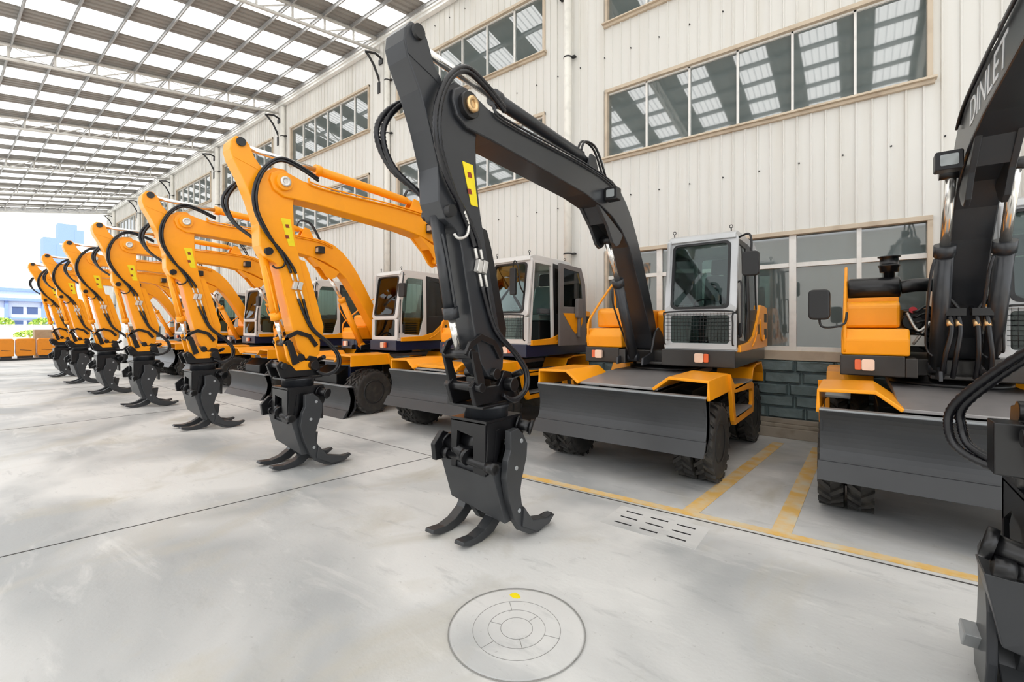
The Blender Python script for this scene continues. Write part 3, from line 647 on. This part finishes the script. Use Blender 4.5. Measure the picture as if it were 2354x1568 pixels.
    # front shell box: x -.29..+.29
    def bp(x, y, z): return (gx+x, gy+y-3.05, z)
    g = MB(); mk = lambda pts: [g.bm.verts.new(bp(*p)) for p in pts]
    T = mk([(-.31, 2.71, .675), (.265, 2.72, .645), (.265, 2.90, .665), (-.31, 2.90, .69)])
    Bt = mk([(-.24, 2.77, .33), (-.14, 2.79, .30), (.30, 2.84, .20), (.30, 2.93, .20), (-.14, 2.93, .30), (-.24, 2.92, .33)])
    g.face([T[0], T[1], Bt[2], Bt[1], Bt[0]]); g.face([T[1], T[2], Bt[3], Bt[2]]); g.face([T[2], T[3], Bt[5], Bt[4], Bt[3]]); g.face([T[3], T[0], Bt[0], Bt[5]])
    g.face(T); g.face(Bt)
    g.build('front_shell', 'steel_black', grap, bevel=.006)
    # tines: front pair curve forward, rear pair curve back
    ft = [(3.06, .40), (3.04, .26), (2.97, .15), (2.86, .085), (2.74, .06), (2.60, .075), (2.59, .045), (2.68, .012), (2.82, .0), (2.98, .03), (3.10, .12), (3.16, .24), (3.18, .40)]
    for xx in ((-.33, .02) if not o['open_engine'] else (-.17, .10)):
        g = MB(); g.prism(GP(ft), gx+xx-.05, gx+xx+.05); g.build('grapple_tine', 'steel_black', grap, bevel=.006)
    rtn = [(2.86, .95), (2.96, .96), (3.03, .90), (3.09, .81), (3.08, .70), (3.02, .55), (2.99, .44), (3.01, .33), (3.06, .24), (3.14, .15), (3.25, .10), (3.38, .085), (3.48, .10), (3.49, .07), (3.40, .02), (3.26, .0), (3.12, .03), (3.0, .10), (2.91, .22), (2.84, .40), (2.80, .58), (2.82, .72), (2.86, .80)]
    for x0_, x1_ in ((.285, .345), (-.16, -.10)):
        g = MB(); g.prism(GP(rtn), gx+x0_, gx+x1_)
        g.prism(GP([(3.02, .30), (3.14, .15), (3.38, .085), (3.49, .085), (3.40, .03), (3.2, .03), (3.0, .14)]), gx+x0_-.03, gx+x1_+.02)
        g.build('grapple_tine', 'steel_black', grap, bevel=.005)
    g = MB(); g.prism(GP([(3.04, .78), (3.08, .70), (3.02, .5), (3.0, .40), (2.97, .42), (2.98, .55), (3.02, .72)]), gx-.10, gx+.285); g.build('rear_shell', 'black', grap, bevel=.004)
    for yy, zz in ((3.0, .85), (2.93, .64), (2.97, .28)):
        g = MB(); g.cyl(G(.34, yy, zz), G(.352, yy, zz), .018, n=10); g.build('pin_washer', 'grip', grap)
    return root

BLACK = dict(arm='black', warp=0, ax=-.20, band=M['brown'], cabmat='silver', doormat='trimblack', guard=True, box=False, blade_down=False, open_engine=False, lift=[0], gdy=0., tank=True)
YEL = dict(arm='yellow_arm', warp=1, ax=-.20, band=M['navy'], cabmat='cream_cab', doormat='cream_cab', guard=False, box=True, blade_down=False, open_engine=False, lift=[0], gdy=.0)

m0 = excavator((.80, 6.80), {**BLACK, 'ax': .04, 'lift': [-.19, .19], 'open_engine': True, 'gdy': .22, 'gdx': -.05})
tag(m0, 'black-armed wheeled excavator with exposed engine, cut off by the photo edge beside tall boom', 'excavator')
m1 = excavator((-2.33, 6.80), BLACK)
tag(m1, 'wheeled excavator with charcoal boom, silver cab and wide raised dozer blade', 'excavator')
G8 = 'row of orange-armed wheeled excavators'
m2 = excavator((-5.52, 6.80), {**YEL, 'guard': True, 'door_open': True, 'gdy': -.02})
tag(m2, 'orange-armed wheeled excavator with open cab door, parked beside the charcoal-armed one', 'excavator', G8)
m3 = excavator((-8.95, 6.80), {**YEL, 'blade_down': True, 'gdy': .03})
tag(m3, 'orange-armed excavator, second after the charcoal one, its dozer blade lowered to the floor', 'excavator', G8)
m5 = excavator((-15.75, 6.80), YEL)
tag(m5, 'orange-armed excavator standing fourth after the charcoal-armed machine, blade raised', 'excavator', G8)
m4 = copy_tree(m3); m4.location.x = -12.48
tag(m4, 'orange-armed excavator, third after the charcoal one, its blade resting on the floor', 'excavator', G8)
m6 = copy_tree(m5); m6.location.x = -19.2
tag(m6, 'orange-armed excavator standing last but one in the long row', 'excavator', G8)
m7 = copy_tree(m5); m7.location.x = -22.25
tag(m7, 'orange-armed excavator at the far end of the row, nearest the orange hoods', 'excavator', G8)

# lettering on the near machine's boom (side facing the camera)
boom0 = [c for c in m0.children if c.name.startswith('boom') and c.name.split('.')[0] == 'boom'][0]
cu = bpy.data.curves.new('lettering', 'FONT'); cu.body = 'DINLET'; cu.size = .27; cu.extrude = .002; cu.shear = .15; cu.space_character = 1.02
cu.materials.append(M['letter'])
t_ = bpy.data.objects.new('lettering_curve', cu); col.objects.link(t_); bpy.context.view_layer.update()
me_ = bpy.data.meshes.new_from_object(t_.evaluated_get(bpy.context.evaluated_depsgraph_get())); bpy.data.objects.remove(t_)
tx = bpy.data.objects.new('lettering', me_); col.objects.link(tx); tx.parent = boom0
tx.matrix_local = Matrix(((0, 0, -1, -.1065), (-1.18, 0, 0, 4.90-Y0), (0, 1, 0, 3.335), (0, 0, 0, 1)))
tx['label'] = 'white block lettering'
# big hydraulic hoses looping beside the near grapple
for k in range(2):
    q = .035*k
    h = MB(); h.tube([(-.02, 2.62-Y0, 1.95), (-.12+q, 2.80-Y0, 1.80), (-.27+q, 3.05-Y0, 1.60), (-.40+q, 3.20-Y0, 1.40), (-.42+q*1.4, 3.22-Y0, 1.27+q*.5), (-.38+q, 3.18-Y0, 1.17+q*.8), (-.25, 3.08-Y0, 1.12+q), (-.1, 2.98-Y0, 1.13+q)], .018, 10, rib=.2)
    h.build('loop_hose', 'hose', m0)
h = MB(); h.prism([(3.12-Y0, .70), (3.2-Y0, .74), (3.27-Y0, .68), (3.25-Y0, .5), (3.28-Y0, .3), (3.36-Y0, .12), (3.34-Y0, .03), (3.2-Y0, .01), (3.1-Y0, .06), (3.06-Y0, .2), (3.05-Y0, .45)], -.31, -.27); h.build('jaw_plate', 'black', m0, bevel=.008)
h = MB(); h.prism([(3.16-Y0, .26), (3.30-Y0, .27), (3.34-Y0, .22), (3.26-Y0, .15)], -.37, -.30); h.build('tine_cutter', 'grip', m0, bevel=.006)

# ------------------------------------------------------------------ the setting
WY = 8.55
def struct(o, label=None):
    o['kind'] = 'structure'
    if label: o['label'] = label
    return o
f = MB(); f.box(-60, 9, -17, WY+.1, -.2, 0); struct(f.build('floor', 'floor'))
f = MB(); f.box(-420, 60, -260, 260, -.4, -.205); struct(f.build('ground', 'kerb'))
# joints and paint lines on the floor
def gline(b, p, q, w, z0=.0005, z1=.003):
    p, q = Vector((*p, 0)), Vector((*q, 0)); d = (q-p).normalized(); n = Vector((-d.y, d.x, 0))*w/2
    v = [b.bm.verts.new((c.x, c.y, z)) for z in (z0, z1) for c in (p-n, q-n, q+n, p+n)]
    b.face(v[3::-1]); b.face(v[4:]); [b.face([v[i], v[(i+1) % 4], v[4+(i+1) % 4], v[4+i]]) for i in range(4)]
j = MB(); gline(j, (-5.6, -1.5), (-4.62, 4.3), .012); gline(j, (-60, 4.22), (-4.6, 4.25), .010); gline(j, (-4.6, 4.22), (2.5, 4.50), .016)
for x in (-11.5, -18, -24.5, -31): gline(j, (x-.9, -10), (x, 4.2), .014)
gline(j, (-60, .2), (-5.35, .1), .012)
struct(j.build('floor_joint', 'joint'))
for nm, p, q, wd in (('a', (-3.2, 4.36), (2.2, 4.62), .10), ('b', (-1.28, 4.45), (-.95, 8.0), .15), ('c', (-.52, 4.5), (-.44, 8.0), .15)):
    j = MB(); gline(j, p, q, wd, .001, {'a': .0065, 'b': .0045, 'c': .0050}[nm]); struct(j.build('floor_marking', 'line'), {'a': 'long worn yellow line along the bays', 'b': 'short yellow bay line beside the charcoal machine tyre', 'c': 'short yellow bay line beside the cut-off machine blade'}[nm])
# wall cladding: ribbed pieces around the window openings
ROW = [(1.40, 3.30), (5.28, 6.62), (8.05, 9.42)]
BAY = [(-4.07, .80), (-10.83, -5.65)] + [(-17.29-6.53*k, -12.3-6.53*k) for k in range(6)]
pitch = .189
def clad(b, x0, x1, z0, z1):
    n = int(round((x1-x0)/pitch)); prof = []
    k0 = math.ceil((x0+.02)/pitch); k1 = math.floor((x1-.02)/pitch)
    prof.append((x0, WY))
    for k in range(k0, k1+1):
        x = k*pitch
        prof += [(x-.017, WY), (x-.009, WY-.022), (x+.009, WY-.022), (x+.017, WY)]
    prof.append((x1, WY))
    V = [[b.bm.verts.new((x, y, z)) for x, y in prof] for z in (z0, z1)]
    for i in range(len(prof)-1): b.face([V[0][i], V[0][i+1], V[1][i+1], V[1][i]])
W = MB(); X1 = 8.0; xs = X1
for bi, (a, c) in enumerate(BAY):
    clad(W, c, xs, 1.25, 12.0)
    zlist = [ROW[0]] if bi == 0 else []
    zlist = zlist + ROW[1:]
    z = 1.25
    for z0, z1 in zlist: clad(W, a, c, z, z0) if z0 > z+.01 else None; z = z1
    clad(W, a, c, z, 12.0); xs = a
clad(W, -52, xs, 1.25, 12.0)
W.box(-52, X1, WY+.25, WY+.35, 0, 12.0)
struct(W.build('wall_back', 'wall'))
# stone base as courses of rock-faced blocks, kerb
S_ = MB()
zc = .30; rows = 5; hh = (1.25-.30)/rows
for r in range(rows):
    x = -20 + (r % 2)*.3
    while x < X1:
        L_ = random.uniform(.52, .62); dy = random.uniform(.0, .02); z0 = zc+r*hh
        a0, a1 = x+.006, min(x+L_, X1)-.006
        vb = [S_.bm.verts.new(p) for p in ((a0, WY-.02, z0+.006), (a1, WY-.02, z0+.006), (a1, WY-.02, z0+hh-.006), (a0, WY-.02, z0+hh-.006))]
        m_ = .03; vf = [S_.bm.verts.new((px, WY-.07-dy+random.uniform(-.012, .012), pz)) for px, pz in ((a0+m_, z0+m_), ((a0+a1)/2, z0+m_*.8), (a1-m_, z0+m_), (a1-m_, z0+hh-m_), ((a0+a1)/2, z0+hh-m_*.8), (a0+m_, z0+hh-m_))]
        S_.face(vf); S_.face([vb[0], vb[1], vf[2], vf[1], vf[0]]); S_.face([vb[1], vb[2], vf[3], vf[2]]); S_.face([vb[2], vb[3], vf[5], vf[4], vf[3]]); S_.face([vb[3], vb[0], vf[0], vf[5]])
        x += L_
S_.box(-52, X1, WY-.022, WY+.1, .0, 1.25)
struct(S_.build('wall_base', 'stone'))
k = MB(); k.box(-52, X1, WY-.18, WY-.03, 0, .16); k.box(-52, X1, WY-.13, WY-.03, .16, .22); k.box(-52, X1, WY-.10, WY-.03, .22, .30); struct(k.build('baseboard_back', 'kerb', bevel=.01))
# screws on cladding
s = MB()
for z in (4.42, 7.35, 10.1):
    x = -9.8
    while x < 2.0:
        s.cyl((x, WY-.03, z+random.uniform(-.01, .01)), (x, WY, z), .010, n=6); x += .567
struct(s.build('trim_1', 'trimblack'), 'row of dark cladding screws')
# windows
wn = 0
for bi, (a, c) in enumerate(BAY):
    for ri, (z0, z1) in enumerate(ROW):
        if ri == 0 and bi != 0: continue
        wn += 1
        root = empty('window_%d' % wn, ((a+c)/2, WY, z0)); root['kind'] = 'structure'
        cx = (a+c)/2; hw = (c-a)/2; H_ = z1-z0
        p = MB(); p.box(-hw, hw, .06, .075, 0, H_); p.build('window_glass', 'facade_glass', root)
        p = MB(); p.box(-hw-.05, hw+.05, -.02, .09, -.0, .0+.04) if False else None
        fz = MB()
        fz.box(-hw-.05, hw+.05, -.05, .08, H_-.02, H_+.05); fz.box(-hw-.05, -hw+.01, -.045, .08, 0, H_+.04); fz.box(hw-.01, hw+.05, -.045, .08, 0, H_+.04)
        if ri == 0:
            fz.box(-hw-.05, hw+.05, -.06, .08, -.15, .0)
        else:
            fz.prism([(-.12, -.05), (-.10, -.01), (.07, .02), (.07, -.05)], -hw-.09, hw+.09); fz.prism([(-.06, -.10), (-.07, -.05), (.03, -.05), (.0, -.10)], -hw-.07, hw+.07)
        fz.build('window_frame', 'sill', root, bevel=.004)
        mb = MB()
        if ri == 0:
            for xm, ww in ((-.819, .10), (.036, .06), (-1.90, .06), (-3.0, .10)): mb.box(xm-ww/2-cx, xm+ww/2-cx, -.0, .07, 0, H_)
            mb.box(-hw, hw, .010, .062, 1.36, 1.43); mb.box(-hw, hw, .005, .06, .0, .07)
        else:
            for i in range(1, 6): xm = -hw + 2*hw*i/6; mb.box(xm-.018, xm+.018, .02, .065, 0, H_)
            mb.box(-hw, hw, .02, .06, 0, .03); mb.box(-hw, hw, .02, .06, H_-.05, H_-.02)
        mb.build('window_bar', 'alu', root, bevel=.002)
# canopy roof: corrugated sheet bands and translucent bands
SL = .172
def rz(y): return 10.72 - SL*(8.5-y)
T0, TP = -11.63, -6.53
YE = -5.0
per = 6.53/4
def corr(b, x0, x1, zoff=.0, amp=.03, step=.19, thick=.02):
    xs_ = [x0]; x = x0; pr = [(x0, 0)]
    n = max(1, int(round((x1-x0)/step))); st = (x1-x0)/n
    for i in range(n):
        q = x0+i*st; pr += [(q+st*.35, 0), (q+st*.5, amp), (q+st*.7, amp), (q+st*.85, 0)]
    pr.append((x1, 0))
    V = []
    for y in (YE, 8.5): V.append([b.bm.verts.new((xx, y, rz(y)+zoff+zz)) for xx, zz in pr])
    for i in range(len(pr)-1): b.face([V[0][i], V[0][i+1], V[1][i+1], V[1][i]])
met, sky = MB(), MB()
c0 = -12.25 + per*14
i = 0
while c0 - per*i > -45.5:
    cx = c0 - per*i; corr(sky, cx-.43, cx+.43, 0., .028); corr(met, cx-per+.42, cx-.42, .004); i += 1
mo = struct(met.build('ceiling', 'roofmetal'), 'grey corrugated canopy sheets')
so = struct(sky.build('ceiling_panel', 'skylight'), 'translucent white canopy strips')
XE = c0 - per*i + per/2; XS = c0 + .5
pu = MB(); yy = 8.35
while yy > YE:
    z = rz(yy) - .012; pu.box(XE, XS, yy-.03, yy+.03, z-.012, z); pu.box(XE, XS, yy-.004, yy+.004, z-.11, z); pu.box(XE, XS, yy-.03, yy+.0, z-.12, z-.11); yy -= .87
struct(pu.build('ceiling_beam', 'purlin'), 'purlins under the canopy')
for kx in range(-2, 6):
    X = T0 + TP*kx; t = MB()
    if X > XS: continue
    y0_, y1_ = YE+.1, 8.45; zt = lambda y: rz(y)-.09; zb_ = lambda y: rz(y)-.47
    t.box(X-.05, X+.05, y0_, y0_+.1, zb_(y0_), zt(y0_))
    for fn, r in ((zt, .05), (zb_, .045)):
        t.cyl((X, y0_, fn(y0_)), (X, y1_, fn(y1_)), r, n=8)
    n = 15; yl = [y1_ - (y1_-y0_)*q/n for q in range(n+1)]
    for q in range(n):
        t.cyl((X, yl[q], zt(yl[q])), (X, yl[q], zb_(yl[q])), .030, n=6)
        t.cyl((X, yl[q], zt(yl[q])), (X, yl[q+1], zb_(yl[q+1])), .020, n=6)
        if kx >= 1: t.cyl((X, yl[q], zb_(yl[q])), (X, yl[q+1], zt(yl[q+1])), .010, n=5)
    struct(t.build('roof_truss', 'truss'), 'white lattice truss under the canopy')
    # bracket
    br = MB(); br.box(X-.06, X+.06, WY-.12, WY-.02, 8.95, 9.3)
    br.tube([(X, WY-.07, 9.3), (X, WY-.3, 9.75), (X, WY-.55, 10.0)], .035, 6, 2); br.tube([(X+.1, WY-.05, 9.95), (X+.1, WY-.3, 10.05), (X, WY-.6, 10.0)], .035, 6, 2); br.box(X+.02, X+.2, WY-.14, WY-.02, 9.8, 9.95)
    tag(br.build('roof_bracket', 'bracket'), 'black iron bracket holding a white canopy truss end to the wall', 'bracket', 'canopy truss brackets'); 
    # column cap and downpipe
    cp = MB(); cp.box(X-.22, X+.22, WY-.10, WY, 1.3, 10.5)
    if kx >= 0: struct(cp.build('wall_column', 'wall', bevel=.01))
    dp = MB(); px = X + .40 if kx != -1 else X+.14
    dp.cyl((px, WY-.105, 1.45), (px, WY-.105, 10.35), .085, n=20)
    if kx <= 0:
        pass
    dpo = dp.build('downpipe', 'pipe')
    tag(dpo, ['', 'white plastic downpipe on the wall between the wide window bands'][1], 'downpipe', 'wall downpipes')
    cl = MB(); rr = MB()
    for z in (2.0, 3.35, 4.7, 7.6, 9.2): rr.cyl((px-.09, WY-.16, z), (px+.0, WY-.16, z+.0), .0, n=3) if False else rr.lathe([(z, .086), (z, .092), (z+.03, .092), (z+.03, .086)], (px, WY-.105, 0), 'z', 16); rr.box(px+.08, px+.17, WY-.10, WY-.02, z+.0, z+.03)
    rr.build('pipe_clamp', 'bracket', dpo)
gt = MB(); gt.box(-46, XS, WY-.16, WY-.02, 10.42, 10.56); gt.box(-46, XS, WY-.20, WY-.15, 10.50, 10.62); struct(gt.build('trim_2', 'white'), 'white eave flashing')
# far end beam of canopy
gt = MB(); gt.prism([(YE, rz(YE)-.02), (8.5, rz(8.5)-.02), (8.5, rz(8.5)-.3), (YE, rz(YE)-.3)], -45.6, -45.5); struct(gt.build('trim_3', 'purlin'), 'end rail of the canopy')
# opposite factory wall across the yard (seen mirrored in the glass)
ow = MB(); ow.box(-60, 9, -17.2, -16.8, 0, 7.5); struct(ow.build('wall_front', 'wall'))

# manhole cover
mh = empty('manhole_cover', (-1.60, 2.13, 0))
tag(mh, 'round worn concrete manhole cover set in the floor with a dab of yellow paint', 'manhole cover')
b = MB(); b.lathe([(-.02, .40), (.004, .40), (.006, .385), (.006, .02)], (0, 0, 0), 'z', 64); b.build('cover_disc', 'floor', mh)
b = MB()
for r_ in (.405, .26, .17, .095):
    pts = [(r_*math.cos(t), r_*math.sin(t), .0062) for t in [2*math.pi*k/48 for k in range(49)]]
    b.tube(pts, .0028 if r_ > .4 else .0018, 4, 1)
for a_ in range(6):
    t = a_*math.pi/3 + .3; r0, r1 = (.095, .17) if a_ % 2 else (.17, .26); b.tube([(r0*math.cos(t), r0*math.sin(t), .0062), (r1*math.cos(t), r1*math.sin(t), .0062)], .0018, 4, 1)
b.build('cover_groove', 'groove', mh)
b = MB(); b.slab([(.035*math.cos(2*math.pi*k/9)*random.uniform(.7, 1.3)-.20, .03*math.sin(2*math.pi*k/9)*random.uniform(.7, 1.2)+.25) for k in range(9)], lambda u, w_, d: (u, w_, .0062+d), .001); b.build('paint_dab', 'label', mh)
# drain slots
dr = empty('floor_drain', (-1.45, 4.0, 0)); tag(dr, 'concrete drain slab with nine dark slots by the yellow line', 'drain')
b = MB(); b.box(-.42, .42, -.24, .24, -.02, .002); b.build('drain_slab', 'floor', dr, bevel=.003)
for q in range(9):
    cx = (q % 3-1)*.24; cy = (q//3-1)*.14
    b = MB(); b.box(cx-.08, cx+.08, cy-.010, cy+.010, .001, .0035); b.build('drain_slot', 'bracket', dr)

# ------------------------------------------------------------------ distance
k = MB(); k.box(-35.3, -35.0, -4, 7.2, 0, .10); struct(k.build('trim_4', 'bracket'), 'dark kerb at the far edge of the yard')
def far_hood(y, wd, label, x=-36.6):
    r_ = empty('machine_hood', (x, y, 0)); tag(r_, label, 'machine hood')
    b = MB(); b.prism([(-wd/2+.05, .16), (-wd/2, .30), (-wd/2, 1.05), (-wd/2+.06, 1.12), (wd/2-.06, 1.12), (wd/2, 1.05), (wd/2, .16)], -.25, .25, 'x'); b.build('hood_shell', 'orange_box', r_, bevel=.03)
    b = MB(); b.box(-.2, .2, -wd/2+.08, wd/2-.08, .0, .18); b.build('hood_stand', 'bracket', r_, bevel=.02)
    b = MB(); b.tube([(.255, -wd*.3, .5), (.26, 0, .48), (.255, wd*.3, .45)], .012, 5); b.build('hood_crease', 'bracket', r_)
far_hood(4.14, .80, 'orange machine hood on the far kerb, nearest the row of excavators')
far_hood(3.30, .74, 'orange machine hood on the far kerb, between two others')
far_hood(2.58, .58, 'orange machine hood at the far kerb, outermost of the three')
cr = empty('wooden_crate', (-37.9, 4.35, 0)); tag(cr, 'tan cargo crate standing behind the orange machine hoods', 'crate')
b = MB(); b.box(-.4, .4, -.6, .6, .1, 1.6); b.build('crate_body', 'cardboard', cr); b = MB(); b.box(-.38, .38, -.55, -.4, 0, .1); b.box(-.38, .38, .4, .55, 0, .1); b.build('crate_skid', 'cardboard', cr)
# parked small white truck cab beyond the row
tr = empty('white_truck', (-29.6, 6.6, 0)); tag(tr, 'small white truck parked by the wall behind the excavator row', 'truck')
b = MB(); b.prism([(-.85, .45), (-.85, 1.2), (-.7, 1.95), (.8, 1.95), (.85, 1.2), (.85, .45)], -1.6, 1.5, 'x'); b.build('truck_body', 'white', tr, bevel=.05)
b = MB(); b.box(1.5, 1.51, -.62, .62, 1.25, 1.8); b.build('truck_window', 'facade_glass', tr); b = MB(); b.box(-.3, .8, -.87, -.80, 1.2, 1.75); b.build('truck_window', 'facade_glass', tr)
for tx_ in (-1.05, 1.0):
    for ty in (-.72, .72): b = MB(); b.cyl((tx_, ty-.1, .32), (tx_, ty+.1, .32), .32, n=20); b.build('truck_wheel', 'sidewall', tr)
b = MB(); b.box(1.5, 1.56, -.8, .8, .5, .7); b.build('truck_bumper', 'taupe', tr)
# far building
def rp(px, d):  # point on the ground seen at picture column px, d metres deep
    k_ = (px-1177)/1031; return (d*(k_*.7934-.6088), d*(k_*.6088+.7934))
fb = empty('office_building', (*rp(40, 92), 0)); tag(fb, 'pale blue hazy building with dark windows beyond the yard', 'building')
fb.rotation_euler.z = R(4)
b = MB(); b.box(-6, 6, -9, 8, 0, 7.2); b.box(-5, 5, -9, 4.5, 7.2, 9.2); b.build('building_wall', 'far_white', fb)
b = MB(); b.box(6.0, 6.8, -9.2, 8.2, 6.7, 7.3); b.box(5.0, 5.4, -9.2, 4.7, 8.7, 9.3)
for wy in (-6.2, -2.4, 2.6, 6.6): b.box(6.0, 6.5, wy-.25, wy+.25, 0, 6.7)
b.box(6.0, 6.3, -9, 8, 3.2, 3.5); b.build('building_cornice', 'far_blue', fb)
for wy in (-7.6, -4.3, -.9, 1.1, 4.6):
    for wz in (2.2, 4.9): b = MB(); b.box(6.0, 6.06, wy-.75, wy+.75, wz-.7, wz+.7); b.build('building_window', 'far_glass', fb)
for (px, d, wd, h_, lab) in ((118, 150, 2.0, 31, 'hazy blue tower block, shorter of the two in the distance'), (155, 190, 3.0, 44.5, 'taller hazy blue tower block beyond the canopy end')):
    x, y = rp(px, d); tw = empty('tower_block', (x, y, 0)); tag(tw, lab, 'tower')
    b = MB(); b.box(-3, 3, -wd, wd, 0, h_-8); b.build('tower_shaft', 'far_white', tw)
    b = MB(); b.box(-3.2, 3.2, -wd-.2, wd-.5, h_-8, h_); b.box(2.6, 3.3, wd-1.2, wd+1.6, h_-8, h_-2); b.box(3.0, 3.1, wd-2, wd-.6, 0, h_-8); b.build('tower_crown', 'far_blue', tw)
random.seed(3)
for n_, (px, d, s_, lab) in enumerate(((96, 60, 1.1, 'bright green bush in front of the pale building, beside orange arm'), (5, 75, 1.3, 'bright green bush at the picture edge below the pale building'), (68, 44, .8, 'low yellow-green shrub behind the orange hoods'))):
    x, y = rp(px, d); o_ = empty('garden_bush', (x, y, 0)); tag(o_, lab, 'bush')
    b = MB()
    for q in range(260):
        th = random.uniform(0, 6.28); ph = random.uniform(0, 1.45); rr_ = s_*random.uniform(.8, 1.05)*1.4
        p = Vector((math.cos(th)*math.cos(ph)*rr_, math.sin(th)*math.cos(ph)*rr_, .8+math.sin(ph)*rr_*(1.3 if n_ < 2 else .5)))
        n1 = Vector((random.uniform(-1, 1), random.uniform(-1, 1), random.uniform(-1, 1))).normalized(); n2 = n1.orthogonal().normalized(); z_ = .16*s_
        b.face([b.bm.verts.new(p+n1*z_), b.bm.verts.new(p+n2*z_), b.bm.verts.new(p-n1*z_), b.bm.verts.new(p-n2*z_)])
    b.build('foliage', 'leaf', o_); b = MB(); b.cyl((0, 0, 0), (0, 0, 1.2), .08); b.build('trunk', 'cardboard', o_)
gw = empty('site_wall', (*rp(60, 55), 0)); tag(gw, 'low white boundary wall in front of the pale building', 'wall')
b = MB(); b.box(-.1, .1, -8, 6.5, 0, 1.9); b.build('wall_panel', 'white', gw); b = MB(); b.box(-.2, .2, -8, 6.5, 1.9, 2.0); b.build('wall_coping', 'far_white', gw)

# ------------------------------------------------------------------ light, camera
wld = bpy.data.worlds.new('sky'); scn.world = wld; wld.use_nodes = True
N = wld.node_tree.nodes; L = wld.node_tree.links; bg = N['Background']
tc = N.new('ShaderNodeTexCoord'); sp_ = N.new('ShaderNodeSeparateXYZ'); cr_ = N.new('ShaderNodeValToRGB')
L.new(tc.outputs['Generated'], sp_.inputs[0]); L.new(sp_.outputs['Z'], cr_.inputs[0]); L.new(cr_.outputs[0], bg.inputs[0])
cr_.color_ramp.elements[0].color = (.86, .93, 1, 1); cr_.color_ramp.elements[1].color = (.97, .98, 1, 1); cr_.color_ramp.elements[1].position = .3
bg.inputs[1].default_value = 1.0
su = bpy.data.lights.new('sun', 'SUN'); su.energy = 3.0; su.angle = R(6); su.color = (1, .97, .92)
so_ = bpy.data.objects.new('sun', su); col.objects.link(so_)
so_.rotation_euler = Vector((-.55, .45, -.9)).to_track_quat('-Z', 'Y').to_euler()

cam = bpy.data.cameras.new('camera'); co = bpy.data.objects.new('camera', cam); col.objects.link(co)
cam.sensor_width = 36; cam.lens = 36*1031/2354; cam.shift_y = -34/2354; cam.clip_end = 1000
co.location = (0, 0, 1.8); co.rotation_euler = (R(90), 0, math.atan2(.6088, .7934))
scn.camera = co
scn.view_settings.view_transform = 'Standard'; scn.view_settings.look = 'None'; scn.view_settings.gamma = 1
scn.view_settings.exposure = 1.05
scn.cycles.max_bounces = 7; scn.cycles.diffuse_bounces = 4; scn.cycles.transparent_max_bounces = 12; scn.cycles.use_denoising = True
